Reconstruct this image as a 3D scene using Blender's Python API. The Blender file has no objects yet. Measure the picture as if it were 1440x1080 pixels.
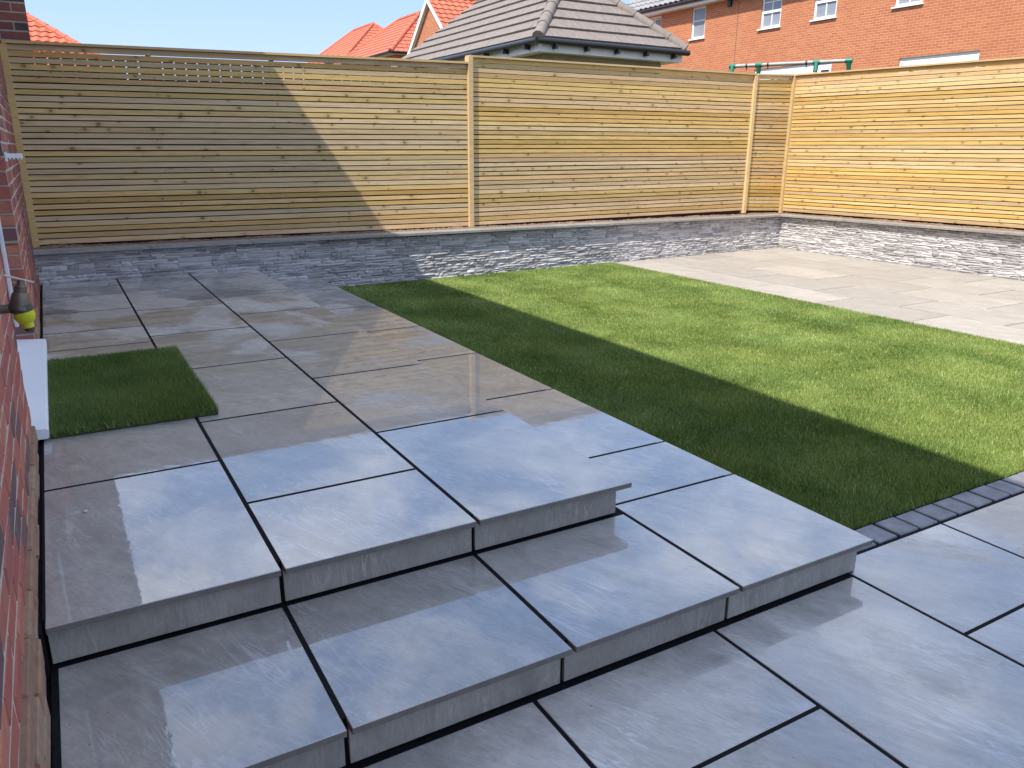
import bpy, bmesh, math, random
import numpy as np
from mathutils import Vector, Matrix

random.seed(7)
rng = np.random.default_rng(7)
scene = bpy.context.scene
COL = scene.collection

# ------------------------------------------------------------------ camera
CAM = np.array([-0.4181, -1.9699, 1.1098])
RM = np.array([[0.86596304, -0.50005853, 0.00703402],
               [-0.13730603, -0.25125355, -0.95813293],
               [0.48088986, 0.82874189, -0.28623734]])
FPX = 1097.29
cam_data = bpy.data.cameras.new("camera")
cam_data.sensor_width = 36.0
cam_data.lens = FPX / 1440.0 * 36.0
cam_data.clip_start = 0.02
cam_data.clip_end = 2000.0
cam = bpy.data.objects.new("camera", cam_data)
COL.objects.link(cam)
m3 = Matrix(((RM[0][0], -RM[1][0], -RM[2][0]),
             (RM[0][1], -RM[1][1], -RM[2][1]),
             (RM[0][2], -RM[1][2], -RM[2][2])))
cam.matrix_world = Matrix.Translation(Vector(CAM)) @ m3.to_4x4()
scene.camera = cam

# ------------------------------------------------------------------ sky, sun
SUN_DIR = Vector((-1.0, -0.45, 1.45)).normalized()      # towards the sun
SUN_EL = math.asin(SUN_DIR.z)
world = bpy.data.worlds.new("World")
scene.world = world
world.use_nodes = True
wn, wl = world.node_tree.nodes, world.node_tree.links
wn.clear()
w_out = wn.new("ShaderNodeOutputWorld")
w_bg = wn.new("ShaderNodeBackground")
w_sky = wn.new("ShaderNodeTexSky")
w_sky.sky_type = 'NISHITA'
w_sky.sun_disc = False
w_sky.sun_elevation = SUN_EL
w_sky.sun_rotation = math.atan2(SUN_DIR.x, SUN_DIR.y)
w_sky.altitude = 50
w_sky.air_density = 1.0
w_sky.dust_density = 0.2
w_sky.ozone_density = 2.0
w_bg.inputs['Strength'].default_value = 0.15
# thin fair-weather cloud wisps, evenly spread over the whole upper sky
w_tc = wn.new("ShaderNodeTexCoord")
w_sep = wn.new("ShaderNodeSeparateXYZ")
wl.new(w_tc.outputs['Generated'], w_sep.inputs[0])
w_add = wn.new("ShaderNodeMath"); w_add.operation = 'ADD'; w_add.inputs[1].default_value = 0.15
wl.new(w_sep.outputs['Z'], w_add.inputs[0])
w_div = wn.new("ShaderNodeVectorMath"); w_div.operation = 'DIVIDE'
w_cmb = wn.new("ShaderNodeCombineXYZ")
for i in range(3):
    wl.new(w_add.outputs[0], w_cmb.inputs[i])
wl.new(w_tc.outputs['Generated'], w_div.inputs[0])
wl.new(w_cmb.outputs[0], w_div.inputs[1])
w_no = wn.new("ShaderNodeTexNoise")
w_no.inputs['Scale'].default_value = 3.2
w_no.inputs['Detail'].default_value = 7.0
w_no.inputs['Roughness'].default_value = 0.62
w_no.inputs['Distortion'].default_value = 0.4
wl.new(w_div.outputs[0], w_no.inputs['Vector'])
w_r1 = wn.new("ShaderNodeMapRange")
w_r1.inputs['From Min'].default_value = 0.40; w_r1.inputs['From Max'].default_value = 0.75
w_r1.inputs['To Min'].default_value = 0.0; w_r1.inputs['To Max'].default_value = 0.85
wl.new(w_no.outputs['Fac'], w_r1.inputs['Value'])
w_r2 = wn.new("ShaderNodeMapRange")
w_r2.inputs['From Min'].default_value = 0.22; w_r2.inputs['From Max'].default_value = 0.45
wl.new(w_sep.outputs['Z'], w_r2.inputs['Value'])
w_mul = wn.new("ShaderNodeMath"); w_mul.operation = 'MULTIPLY'
wl.new(w_r1.outputs[0], w_mul.inputs[0]); wl.new(w_r2.outputs[0], w_mul.inputs[1])
w_mix = wn.new("ShaderNodeMix"); w_mix.data_type = 'RGBA'
wl.new(w_mul.outputs[0], w_mix.inputs['Factor'])
# soft shoulder on the sky's brightness, as a phone camera gives it, the same in every direction
w_s1 = wn.new("ShaderNodeVectorMath"); w_s1.operation = 'ADD'; w_s1.inputs[1].default_value = (1, 1, 1)
wl.new(w_sky.outputs['Color'], w_s1.inputs[0])
w_s2 = wn.new("ShaderNodeVectorMath"); w_s2.operation = 'DIVIDE'
wl.new(w_sky.outputs['Color'], w_s2.inputs[0]); wl.new(w_s1.outputs[0], w_s2.inputs[1])
w_hs = wn.new("ShaderNodeHueSaturation"); w_hs.inputs['Saturation'].default_value = 2.0
wl.new(w_s2.outputs[0], w_hs.inputs['Color'])
w_sc = wn.new("ShaderNodeVectorMath"); w_sc.operation = 'MULTIPLY'; w_sc.inputs[1].default_value = (1.80, 2.14, 3.15)
wl.new(w_hs.outputs[0], w_sc.inputs[0])
wl.new(w_sc.outputs[0], w_mix.inputs['A'])
w_mix.inputs['B'].default_value = (5.5, 5.45, 5.45, 1)
wl.new(w_mix.outputs['Result'], w_bg.inputs['Color'])
wl.new(w_bg.outputs[0], w_out.inputs[0])

sun_data = bpy.data.lights.new("sun", 'SUN')
sun_data.energy = 2.0
sun_data.angle = math.radians(0.53)
sun_data.color = (1.0, 0.95, 0.86)
sun = bpy.data.objects.new("sun", sun_data)
COL.objects.link(sun)
sun.rotation_euler = SUN_DIR.to_track_quat('Z', 'Y').to_euler()
sun.location = (-6, -3, 12)

scene.view_settings.view_transform = 'Standard'
scene.view_settings.look = 'None'
scene.view_settings.gamma = 1.0
scene.view_settings.use_curve_mapping = False
scene.view_settings.exposure = 1.68

# ------------------------------------------------------------------ helpers
def tag(o, label=None, cat=None, group=None, kind=None):
    if label: o["label"] = label
    if cat: o["category"] = cat
    if group: o["group"] = group
    if kind: o["kind"] = kind
    return o

def link(o, parent=None):
    COL.objects.link(o)
    if parent is not None:
        o.parent = parent
    return o

def empty(name, loc=(0, 0, 0)):
    o = bpy.data.objects.new(name, None)
    o.empty_display_size = 0.1
    o.location = loc
    return link(o)

def put(name, me, mat, parent=None, loc=(0, 0, 0), rot=(0, 0, 0), scale=(1, 1, 1)):
    """loc is a world place; parents here are never rotated or scaled"""
    if mat is not None and not me.materials:
        me.materials.append(mat)
    o = bpy.data.objects.new(name, me)
    p = Vector(loc)
    if parent is not None:
        q = parent
        while q is not None:
            p = p - q.location
            q = q.parent
    o.location = p
    o.rotation_euler = rot
    o.scale = scale
    return link(o, parent)

def mesh(name, verts, faces, smooth=False):
    me = bpy.data.meshes.new(name)
    me.from_pydata([tuple(v) for v in verts], [], [tuple(f) for f in faces])
    me.update()
    if smooth:
        me.polygons.foreach_set('use_smooth', [True] * len(me.polygons))
    return me

BOXF = [(0, 3, 2, 1), (4, 5, 6, 7), (0, 1, 5, 4), (1, 2, 6, 5), (2, 3, 7, 6), (3, 0, 4, 7)]
_boxes = {}
def box_me(dx, dy, dz, bev=0.0):
    k = (round(dx, 4), round(dy, 4), round(dz, 4), bev)
    if k in _boxes:
        return _boxes[k].copy() if False else _boxes[k]
    bm = bmesh.new()
    bmesh.ops.create_cube(bm, size=1.0)
    for v in bm.verts:
        v.co = Vector((v.co.x * dx, v.co.y * dy, v.co.z * dz))
    if bev > 0:
        bmesh.ops.bevel(bm, geom=list(bm.edges), offset=bev, segments=1, affect='EDGES')
    me = bpy.data.meshes.new("box")
    bm.to_mesh(me); bm.free()
    _boxes[k] = me
    return me

def box(name, x0, x1, y0, y1, z0, z1, mat, parent=None, bev=0.0, fresh=False):
    me = box_me(abs(x1 - x0), abs(y1 - y0), abs(z1 - z0), bev)
    if me.materials and me.materials[0] != mat:
        me = me.copy(); me.materials.clear()
    return put(name, me, mat, parent, ((x0 + x1) / 2, (y0 + y1) / 2, (z0 + z1) / 2))

class MB:
    """collects shapes for one mesh, in world coordinates"""
    def __init__(s):
        s.v = []; s.f = []
    def add(s, verts, faces):
        b = len(s.v)
        s.v += [tuple(v) for v in verts]
        s.f += [tuple(i + b for i in f) for f in faces]
    def box(s, x0, x1, y0, y1, z0, z1):
        s.add([(x0, y0, z0), (x1, y0, z0), (x1, y1, z0), (x0, y1, z0),
               (x0, y0, z1), (x1, y0, z1), (x1, y1, z1), (x0, y1, z1)], BOXF)
    def prism(s, base, dz):
        """polygon base (list of 3d points) extruded by vector dz"""
        n = len(base); dz = Vector(dz)
        b = [Vector(p) for p in base]
        s.add(b + [p + dz for p in b],
              [tuple(range(n))[::-1], tuple(range(n, 2 * n))] +
              [(i, (i + 1) % n, n + (i + 1) % n, n + i) for i in range(n)])
    def tube(s, a, b, ra, rb=None, seg=12, caps=True):
        a = Vector(a); b = Vector(b); rb = ra if rb is None else rb
        d = (b - a).normalized()
        u = d.orthogonal().normalized(); w = d.cross(u)
        vs = []
        for p, r in ((a, ra), (b, rb)):
            for i in range(seg):
                t = 2 * math.pi * i / seg
                vs.append(p + (u * math.cos(t) + w * math.sin(t)) * r)
        fs = [(i, (i + 1) % seg, seg + (i + 1) % seg, seg + i) for i in range(seg)]
        if caps:
            fs += [tuple(range(seg))[::-1], tuple(range(seg, 2 * seg))]
        s.add(vs, fs)
    def lathe(s, a, d, prof, seg=20):
        """profile [(along, radius)] round axis d from a"""
        a = Vector(a); d = Vector(d).normalized()
        u = d.orthogonal().normalized(); w = d.cross(u)
        vs = []; fs = []
        for (h, r) in prof:
            for i in range(seg):
                t = 2 * math.pi * i / seg
                vs.append(a + d * h + (u * math.cos(t) + w * math.sin(t)) * r)
        for k in range(len(prof) - 1):
            for i in range(seg):
                fs.append((k * seg + i, k * seg + (i + 1) % seg, (k + 1) * seg + (i + 1) % seg, (k + 1) * seg + i))
        fs.append(tuple(range(seg))[::-1]); n = (len(prof) - 1) * seg
        fs.append(tuple(range(n, n + seg)))
        s.add(vs, fs)
    def build(s, name, mat, parent=None, smooth=False, bevel=0.0, fixn=True):
        vs = np.array(s.v, dtype=float)
        c = (vs.min(0) + vs.max(0)) / 2
        me = mesh(name, vs - c, s.f)
        if fixn or bevel:
            bm = bmesh.new(); bm.from_mesh(me)
            bmesh.ops.recalc_face_normals(bm, faces=bm.faces)
            if bevel:
                bmesh.ops.bevel(bm, geom=[e for e in bm.edges if e.is_manifold and e.calc_face_angle(0) > 0.6],
                                offset=bevel, segments=2, affect='EDGES')
            bm.to_mesh(me); bm.free()
        if smooth:
            me.polygons.foreach_set('use_smooth', [True] * len(me.polygons))
            me.set_sharp_from_angle(angle=math.radians(40))
        return put(name, me, mat, parent, tuple(c))

def project(p):
    q = RM @ (np.asarray(p, float) - CAM)
    if q[2] < 0.05:
        return None
    return (q[0] / q[2] * FPX + 720, q[1] / q[2] * FPX + 540, q[2])

# ------------------------------------------------------------------ materials
class NT:
    def __init__(s, name):
        s.m = bpy.data.materials.new(name)
        s.m.use_nodes = True
        s.t = s.m.node_tree; s.n = s.t.nodes; s.l = s.t.links
        s.b = s.n['Principled BSDF']
    def new(s, typ, **kw):
        n = s.n.new(typ)
        for k, v in kw.items():
            setattr(n, k, v)
        return n
    def set(s, node, **kw):
        for k, v in kw.items():
            node.inputs[k.replace('_', ' ')].default_value = v
        return node
    def lk(s, a, b):
        s.l.new(a, b)
    def coords(s, scale=(1, 1, 1), rot=(0, 0, 0), seed=True, which='Object'):
        tc = s.new('ShaderNodeTexCoord')
        src = tc.outputs[which]
        if seed:
            oi = s.new('ShaderNodeObjectInfo')
            mu = s.new('ShaderNodeMath', operation='MULTIPLY'); mu.inputs[1].default_value = 173.0
            s.lk(oi.outputs['Random'], mu.inputs[0])
            ad = s.new('ShaderNodeVectorMath', operation='ADD')
            s.lk(src, ad.inputs[0]); s.lk(mu.outputs[0], ad.inputs[1])
            src = ad.outputs[0]
        for key, val in (('Rotation', rot), ('Scale', scale)):
            mp = s.new('ShaderNodeMapping')
            mp.inputs[key].default_value = val
            s.lk(src, mp.inputs['Vector'])
            src = mp.outputs[0]
        return src
    def noise(s, vec, scale, detail=4, rough=0.5, dist=0.0, out='Fac'):
        n = s.new('ShaderNodeTexNoise')
        n.inputs['Scale'].default_value = scale
        n.inputs['Detail'].default_value = detail
        n.inputs['Roughness'].default_value = rough
        n.inputs['Distortion'].default_value = dist
        if vec is not None:
            s.lk(vec, n.inputs['Vector'])
        return n.outputs[out]
    def ramp(s, fac, stops):
        r = s.new('ShaderNodeValToRGB')
        e = r.color_ramp.elements
        while len(e) < len(stops):
            e.new(0.5)
        for el, (p, c) in zip(e, stops):
            el.position = p
            el.color = (c[0], c[1], c[2], 1) if not isinstance(c, (int, float)) else (c, c, c, 1)
        s.lk(fac, r.inputs['Fac'])
        return r.outputs['Color']
    def mapr(s, v, a, b, c, d):
        n = s.new('ShaderNodeMapRange')
        for k, x in zip(('From Min', 'From Max', 'To Min', 'To Max'), (a, b, c, d)):
            n.inputs[k].default_value = x
        s.lk(v, n.inputs['Value'])
        return n.outputs[0]
    def mix(s, fac, a, b, mode='MIX'):
        n = s.new('ShaderNodeMix', data_type='RGBA', blend_type=mode)
        for sock, v in (('Factor', fac), ('A', a), ('B', b)):
            i = n.inputs[sock]
            if isinstance(v, (int, float)):
                i.default_value = v
            elif isinstance(v, tuple):
                i.default_value = (v[0], v[1], v[2], 1)
            else:
                s.lk(v, i)
        return n.outputs['Result']
    def math(s, op, a, b=None):
        n = s.new('ShaderNodeMath', operation=op)
        for i, v in enumerate((a, b)):
            if v is None: continue
            if isinstance(v, (int, float)): n.inputs[i].default_value = v
            else: s.lk(v, n.inputs[i])
        return n.outputs[0]
    def rand(s):
        return s.new('ShaderNodeObjectInfo').outputs['Random']
    def bump(s, h, strength=0.2, dist=0.01, prev=None):
        b = s.new('ShaderNodeBump')
        b.inputs['Strength'].default_value = strength
        b.inputs['Distance'].default_value = dist
        s.lk(h, b.inputs['Height'])
        if prev is not None:
            s.lk(prev, b.inputs['Normal'])
        return b.outputs[0]
    def base(s, v):
        if isinstance(v, tuple): s.b.inputs['Base Color'].default_value = (*v, 1)
        else: s.lk(v, s.b.inputs['Base Color'])
    def rough(s, v):
        if isinstance(v, (int, float)): s.b.inputs['Roughness'].default_value = v
        else: s.lk(v, s.b.inputs['Roughness'])

def plain(name, c, rough=0.5, metal=0.0, var=0.08, scale=30.0, bump=0.0):
    t = NT(name)
    n = t.noise(t.coords(), scale, 4, 0.6)
    lo = tuple(max(0, x * (1 - var)) for x in c); hi = tuple(min(1, x * (1 + var)) for x in c)
    t.base(t.ramp(n, [(0.3, lo), (0.7, hi)]))
    t.rough(t.mapr(n, 0.3, 0.7, max(0.02, rough - 0.05), min(1, rough + 0.05)))
    t.b.inputs['Metallic'].default_value = metal
    if bump:
        t.lk(t.bump(n, bump, 0.003), t.b.inputs['Normal'])
    return t.m

def tile_mat(name, dark, mid, light, wet, rough_dry, coat_r, ior=1.5, spec=0.5, drain=False):
    """porcelain slab, slate-look veins; wet = share of the surface under a water film"""
    t = NT(name)
    A = 1.05
    v = t.coords(rot=(0, 0, A))
    big = t.noise(v, 2.1, 5, 0.6, 0.5)
    vs = t.coords(scale=(1.0, 3.6, 1), rot=(0, 0, A))
    vein = t.noise(vs, 2.4, 10, 0.68, 0.9)
    fine = t.noise(t.coords(scale=(1, 5.0, 1), rot=(0, 0, A)), 26, 8, 0.78, 0.3)
    mot = t.noise(v, 9.0, 6, 0.7, 0.8)
    c = t.ramp(vein, [(0.30, dark), (0.5, mid), (0.72, light)])
    c = t.mix(t.mapr(big, 0.35, 0.65, 0.0, 0.6), c, tuple((a * 0.55 + b * 0.45) for a, b in zip(mid, dark)))
    c = t.mix(t.mapr(mot, 0.42, 0.68, 0.0, 0.45), c, light)
    c = t.mix(t.mapr(fine, 0.42, 0.66, 0.0, 0.62), c, dark)
    # pale hairline streaks
    st = t.noise(t.coords(scale=(0.8, 4.5, 1), rot=(0, 0, A + 0.2)), 3.0, 4, 0.6, 1.4)
    hair = t.ramp(st, [(0.475, 0.0), (0.5, 1.0), (0.525, 0.0)])
    msk = t.mapr(t.noise(v, 2.7, 3), 0.5, 0.66, 0.0, 0.55)
    c = t.mix(t.math('MULTIPLY', hair, msk), c, tuple(min(0.8, x * 1.4) for x in light))
    hs = t.new('ShaderNodeHueSaturation')
    t.lk(c, hs.inputs['Color'])
    t.lk(t.mapr(t.rand(), 0, 1, 0.9, 1.1), hs.inputs['Value'])
    c = hs.outputs[0]
    geo = t.new('ShaderNodeNewGeometry')
    # grit and specks
    vo = t.new('ShaderNodeTexVoronoi'); vo.inputs['Scale'].default_value = 26.0
    t.lk(geo.outputs['Position'], vo.inputs['Vector'])
    sc_ = t.new('ShaderNodeSeparateColor'); t.lk(vo.outputs['Color'], sc_.inputs[0])
    spk = t.math('MULTIPLY', t.ramp(vo.outputs['Distance'], [(0.05, 1.0), (0.09, 0.0)]), t.math('GREATER_THAN', sc_.outputs[0], 0.86))
    c = t.mix(t.math('MULTIPLY', spk, 0.7), c, tuple(x * 0.35 for x in dark))
    # faint dirt drifts
    drt = t.noise(geo.outputs['Position'], 3.1, 7, 0.72, 0.4)
    c = t.mix(t.mapr(drt, 0.55, 0.78, 0.0, 0.4), c, tuple(x * 0.8 for x in dark))
    wn_ = t.noise(geo.outputs['Position'], 1.25, 6, 0.6, 0.35)
    if drain:
        sy_ = t.new('ShaderNodeSeparateXYZ'); t.lk(geo.outputs['Position'], sy_.inputs[0])
        wn_ = t.math('ADD', wn_, t.mapr(sy_.outputs['Y'], 0.9, 3.2, 0.06, -0.10))
    edge = 0.5 + (0.5 - wet) * 0.55
    wm = t.mapr(wn_, edge - 0.03, edge + 0.03, 0.0, 1.0)
    c = t.mix(wm, c, t.mix(1.0, c, (0.80, 0.80, 0.81), 'MULTIPLY'))
    t.base(c)
    t.rough(t.mapr(wm, 0, 1, rough_dry, 0.30))
    t.b.inputs['Specular IOR Level'].default_value = spec
    rip = t.noise(geo.outputs['Position'], 17, 3, 0.5, 0.6)
    tex = t.noise(vs, 16, 7, 0.7)
    t.lk(t.bump(tex, 0.14, 0.002), t.b.inputs['Normal'])
    t.lk(t.mapr(wm, 0, 1, 0.0, 1.0), t.b.inputs['Coat Weight'])
    t.b.inputs['Coat IOR'].default_value = ior
    t.lk(t.mapr(fine, 0.3, 0.7, coat_r * 0.35, coat_r * 1.4), t.b.inputs['Coat Roughness'])
    t.lk(t.bump(rip, 0.09, 0.0018), t.b.inputs['Coat Normal'])
    return t.m

def wood_mat(name, c_dark, c_mid, c_light, knots=True, bleach=0.0):
    t = NT(name)
    g = t.coords(scale=(1.0, 14, 22))
    grain = t.noise(g, 3.0, 7, 0.6, 0.8)
    broad = t.noise(t.coords(scale=(1, 3, 6)), 1.3, 3, 0.5)
    c = t.ramp(grain, [(0.25, c_dark), (0.52, c_mid), (0.8, c_light)])
    c = t.mix(t.mapr(broad, 0.35, 0.7, 0, 0.6), c, tuple(x * 0.82 for x in c_mid))
    hs = t.new('ShaderNodeHueSaturation')
    t.lk(c, hs.inputs['Color'])
    r = t.rand()
    t.lk(t.mapr(r, 0, 1, 0.8, 1.12), hs.inputs['Value'])
    r2 = t.math('FRACT', t.math('MULTIPLY', r, 17.3))
    t.lk(t.mapr(r2, 0, 1, 0.488, 0.503), hs.inputs['Hue'])
    t.lk(t.mapr(t.math('FRACT', t.math('MULTIPLY', r, 41.7)), 0, 1, 0.75, 1.1), hs.inputs['Saturation'])
    c = hs.outputs[0]
    if knots:
        vo = t.new('ShaderNodeTexVoronoi', voronoi_dimensions='2D')
        vo.inputs['Scale'].default_value = 5.2
        tc = t.new('ShaderNodeTexCoord')
        sp = t.new('ShaderNodeSeparateXYZ'); t.lk(tc.outputs['Object'], sp.inputs[0])
        cb = t.new('ShaderNodeCombineXYZ')
        t.lk(t.math('ADD', t.math('MULTIPLY', sp.outputs['X'], 0.7), t.math('MULTIPLY', r, 311.0)), cb.inputs[0])
        t.lk(t.math('ADD', sp.outputs['Z'], t.math('MULTIPLY', r2, 57.0)), cb.inputs[1])
        t.lk(cb.outputs[0], vo.inputs['Vector'])
        d = t.math('ADD', vo.outputs['Distance'], t.mapr(grain, 0.3, 0.7, -0.02, 0.02))
        sz = t.new('ShaderNodeSeparateColor'); t.lk(vo.outputs['Color'], sz.inputs[0])
        d = t.math('DIVIDE', d, t.mapr(sz.outputs[0], 0, 1, 0.35, 1.25))
        kn = t.ramp(d, [(0.03, 1.0), (0.09, 0.0)])
        c = t.mix(t.math('MULTIPLY', kn, 0.85), c, (0.07, 0.042, 0.02))
        halo = t.ramp(d, [(0.10, 0.35), (0.24, 0.0)])
        c = t.mix(halo, c, tuple(x * 0.62 for x in c_mid))
    t.base(c)
    t.rough(t.mapr(grain, 0.3, 0.7, 0.62, 0.8))
    t.b.inputs['Specular IOR Level'].default_value = 0.3
    t.lk(t.bump(grain, 0.25, 0.002), t.b.inputs['Normal'])
    return t.m

def brick_mat(name, cols, mortar=None, rough=0.85):
    """material of single modelled bricks: colour picked per brick"""
    t = NT(name)
    n = t.noise(t.coords(), 34, 6, 0.65)
    n2 = t.noise(t.coords(), 7, 3, 0.6)
    r = t.rand()
    rp = t.new('ShaderNodeValToRGB')
    rp.color_ramp.interpolation = 'CONSTANT'
    e = rp.color_ramp.elements
    while len(e) < len(cols): e.new(0.5)
    for i, (el, c) in enumerate(zip(e, cols)):
        el.position = i / len(cols); el.color = (*c, 1)
    t.lk(r, rp.inputs['Fac'])
    c = t.mix(t.mapr(n, 0.3, 0.75, 0.0, 0.5), rp.outputs[0], (0.10, 0.055, 0.045))
    c = t.mix(t.mapr(n2, 0.55, 0.8, 0.0, 0.5), c, (0.42, 0.20, 0.14))
    t.base(c); t.rough(rough)
    t.lk(t.bump(n, 0.5, 0.004), t.b.inputs['Normal'])
    return t.m

def brickwork_mat(name, c1, c2, mortar, axis='Y', bump=0.5):
    """far brickwork too small to pick apart: axis = horizontal world axis of the wall"""
    t = NT(name)
    geo = t.new('ShaderNodeNewGeometry')
    sp = t.new('ShaderNodeSeparateXYZ'); t.lk(geo.outputs['Position'], sp.inputs[0])
    cb = t.new('ShaderNodeCombineXYZ')
    t.lk(sp.outputs[axis], cb.inputs[0]); t.lk(sp.outputs['Z'], cb.inputs[1])
    br = t.new('ShaderNodeTexBrick')
    br.offset = 0.5
    t.set(br, Scale=1.0, Mortar_Size=0.006, Mortar_Smooth=0.2, Bias=0.0, Brick_Width=0.225, Row_Height=0.075)
    br.inputs['Color1'].default_value = (*c1, 1)
    br.inputs['Color2'].default_value = (*c2, 1)
    br.inputs['Mortar'].default_value = (*mortar, 1)
    t.lk(cb.outputs[0], br.inputs['Vector'])
    n = t.noise(geo.outputs['Position'], 0.7, 4, 0.6)
    c = t.mix(t.mapr(n, 0.35, 0.7, 0.0, 0.35), br.outputs['Color'], tuple(x * 0.8 for x in c1))
    t.base(c); t.rough(0.85)
    t.lk(t.bump(t.math('SUBTRACT', 1.0, br.outputs['Fac']), bump, 0.008), t.b.inputs['Normal'])
    return t.m

def stone_mat(name):
    t = NT(name)
    v = t.coords(scale=(1, 1, 3.5))
    n = t.noise(v, 5, 8, 0.65, 0.6)
    f = t.noise(t.coords(scale=(1, 1, 2)), 40, 5, 0.7)
    c = t.ramp(n, [(0.25, (0.235, 0.225, 0.222)), (0.5, (0.49, 0.468, 0.458)), (0.75, (0.62, 0.60, 0.60))])
    c = t.mix(t.mapr(f, 0.4, 0.75, 0, 0.4), c, (0.22, 0.22, 0.24))
    hs = t.new('ShaderNodeHueSaturation'); t.lk(c, hs.inputs['Color'])
    t.lk(t.mapr(t.rand(), 0, 1, 0.68, 1.3), hs.inputs['Value'])
    t.base(hs.outputs[0]); t.rough(0.72)
    t.lk(t.bump(t.mix(0.4, n, f), 0.6, 0.006), t.b.inputs['Normal'])
    return t.m

M = {}
M['tile_up'] = tile_mat('wet_porcelain_upper', (0.30, 0.278, 0.24), (0.475, 0.442, 0.388), (0.69, 0.65, 0.585), 0.70, 0.33, 0.010, ior=1.75, drain=True)
M['tile_step'] = tile_mat('wet_porcelain_step', (0.30, 0.28, 0.245), (0.475, 0.448, 0.395), (0.69, 0.655, 0.595), 0.80, 0.32, 0.014, ior=1.75, drain=True)
M['tile_low'] = tile_mat('damp_porcelain_lower', (0.33, 0.31, 0.275), (0.495, 0.47, 0.425), (0.70, 0.67, 0.615), 0.58, 0.24, 0.07, ior=1.6)
M['tile_far'] = tile_mat('dry_porcelain_far_sun_toned', (0.295, 0.26, 0.212), (0.38, 0.34, 0.288), (0.475, 0.44, 0.388), 0.0, 0.5, 0.3)  # same porcelain as the shaded slabs, colour darkened to offset the sunlight on it
M['coping'] = tile_mat('porcelain_coping', (0.19, 0.185, 0.175), (0.28, 0.268, 0.25), (0.40, 0.385, 0.36), 0.1, 0.45, 0.2)
M['joint'] = plain('charcoal_grout', (0.012, 0.012, 0.014), 0.8, var=0.3, bump=0.3)
M['joint'].node_tree.nodes['Principled BSDF'].inputs['Specular IOR Level'].default_value = 0.08
M['concrete'] = plain('concrete', (0.25, 0.24, 0.22), 0.9, var=0.15, bump=0.3)
M['slat'] = wood_mat('treated_pine_slat', (0.42, 0.262, 0.085), (0.65, 0.445, 0.165), (0.77, 0.575, 0.25))  # (0.414, 0.276, 0.117), (0.621, 0.442, 0.207), (0.773, 0.580, 0.304))
M['post'] = wood_mat('treated_pine_post', (0.500, 0.350, 0.150), (0.650, 0.475, 0.213), (0.750, 0.575, 0.288), knots=False)
M['shade_board'] = wood_mat('shade_dark_fence_board', (0.035, 0.025, 0.015), (0.07, 0.05, 0.03), (0.10, 0.075, 0.045), knots=False)  # boards and battens behind the slats; shade in the gaps put into the colour
M['stone'] = stone_mat('split_face_stone')
M['brick'] = brick_mat('red_house_brick', [(0.468, 0.130, 0.085), (0.520, 0.169, 0.104), (0.195, 0.085, 0.078), (0.429, 0.111, 0.078), (0.390, 0.117, 0.091), (0.130, 0.078, 0.078), (0.546, 0.195, 0.117)])
M['brick_dark'] = brick_mat('dark_red_brick', [(0.300, 0.098, 0.075), (0.375, 0.128, 0.090), (0.112, 0.075, 0.075), (0.330, 0.105, 0.083), (0.090, 0.068, 0.068)])
M['brick_buff'] = brick_mat('buff_base_brick', [(0.36, 0.22, 0.13), (0.32, 0.19, 0.11), (0.38, 0.25, 0.16)])
M['mortar'] = plain('mortar', (0.47, 0.42, 0.35), 0.95, var=0.15, bump=0.4)
M['brickwork'] = brickwork_mat('house_brickwork', (0.34, 0.10, 0.065), (0.22, 0.075, 0.06), (0.40, 0.36, 0.30), 'Y')
M['brickwork_x'] = brickwork_mat('house_brickwork_front', (0.24, 0.08, 0.06), (0.12, 0.06, 0.055), (0.33, 0.29, 0.25), 'X')
M['orange_y'] = brickwork_mat('orange_brickwork_side', (0.52, 0.182, 0.077), (0.43, 0.13, 0.055), (0.60, 0.41, 0.27), 'Y')
M['orange_x'] = brickwork_mat('orange_brickwork_end', (0.52, 0.182, 0.077), (0.43, 0.13, 0.055), (0.60, 0.41, 0.27), 'X')
M['buff_x'] = brickwork_mat('buff_brickwork_front', (0.36, 0.27, 0.16), (0.28, 0.20, 0.12), (0.30, 0.26, 0.20), 'X')
M['buff_y'] = brickwork_mat('buff_brickwork_side', (0.36, 0.27, 0.16), (0.28, 0.20, 0.12), (0.30, 0.26, 0.20), 'Y')
M['upvc'] = plain('white_upvc', (0.84, 0.845, 0.85), 0.35, var=0.01, scale=2)
M['fascia'] = plain('white_fascia', (0.78, 0.78, 0.76), 0.4, var=0.03)
M['gutter'] = plain('black_gutter', (0.018, 0.019, 0.022), 0.35, var=0.1)
M['roof_grey'] = plain('grey_concrete_tile', (0.215, 0.18, 0.155), 0.8, var=0.18, scale=9, bump=0.3)
M['roof_red'] = plain('red_clay_tile', (0.52, 0.135, 0.07), 0.75, var=0.15, scale=3, bump=0.2)
M['roof_slate'] = plain('grey_pantile', (0.26, 0.255, 0.25), 0.75, var=0.15, scale=3, bump=0.2)
M['glass'] = plain('window_glass', (0.26, 0.29, 0.33), 0.06, var=0.1, scale=2)
M['farjoint'] = plain('grey_grout', (0.06, 0.057, 0.054), 0.8, var=0.2)
M['riser'] = tile_mat('porcelain_riser', (0.25, 0.226, 0.19), (0.36, 0.33, 0.282), (0.48, 0.445, 0.39), 0.1, 0.4, 0.2)
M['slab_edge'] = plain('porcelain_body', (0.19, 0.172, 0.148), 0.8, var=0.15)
M['setts'] = plain('charcoal_sett', (0.19, 0.19, 0.20), 0.6, var=0.35, scale=14, bump=0.5)
M['green_plastic'] = plain('green_plastic', (0.015, 0.17, 0.10), 0.35, var=0.08)
M['steel'] = plain('galvanised_tube', (0.36, 0.33, 0.32), 0.55, 0.2, var=0.15)
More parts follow.
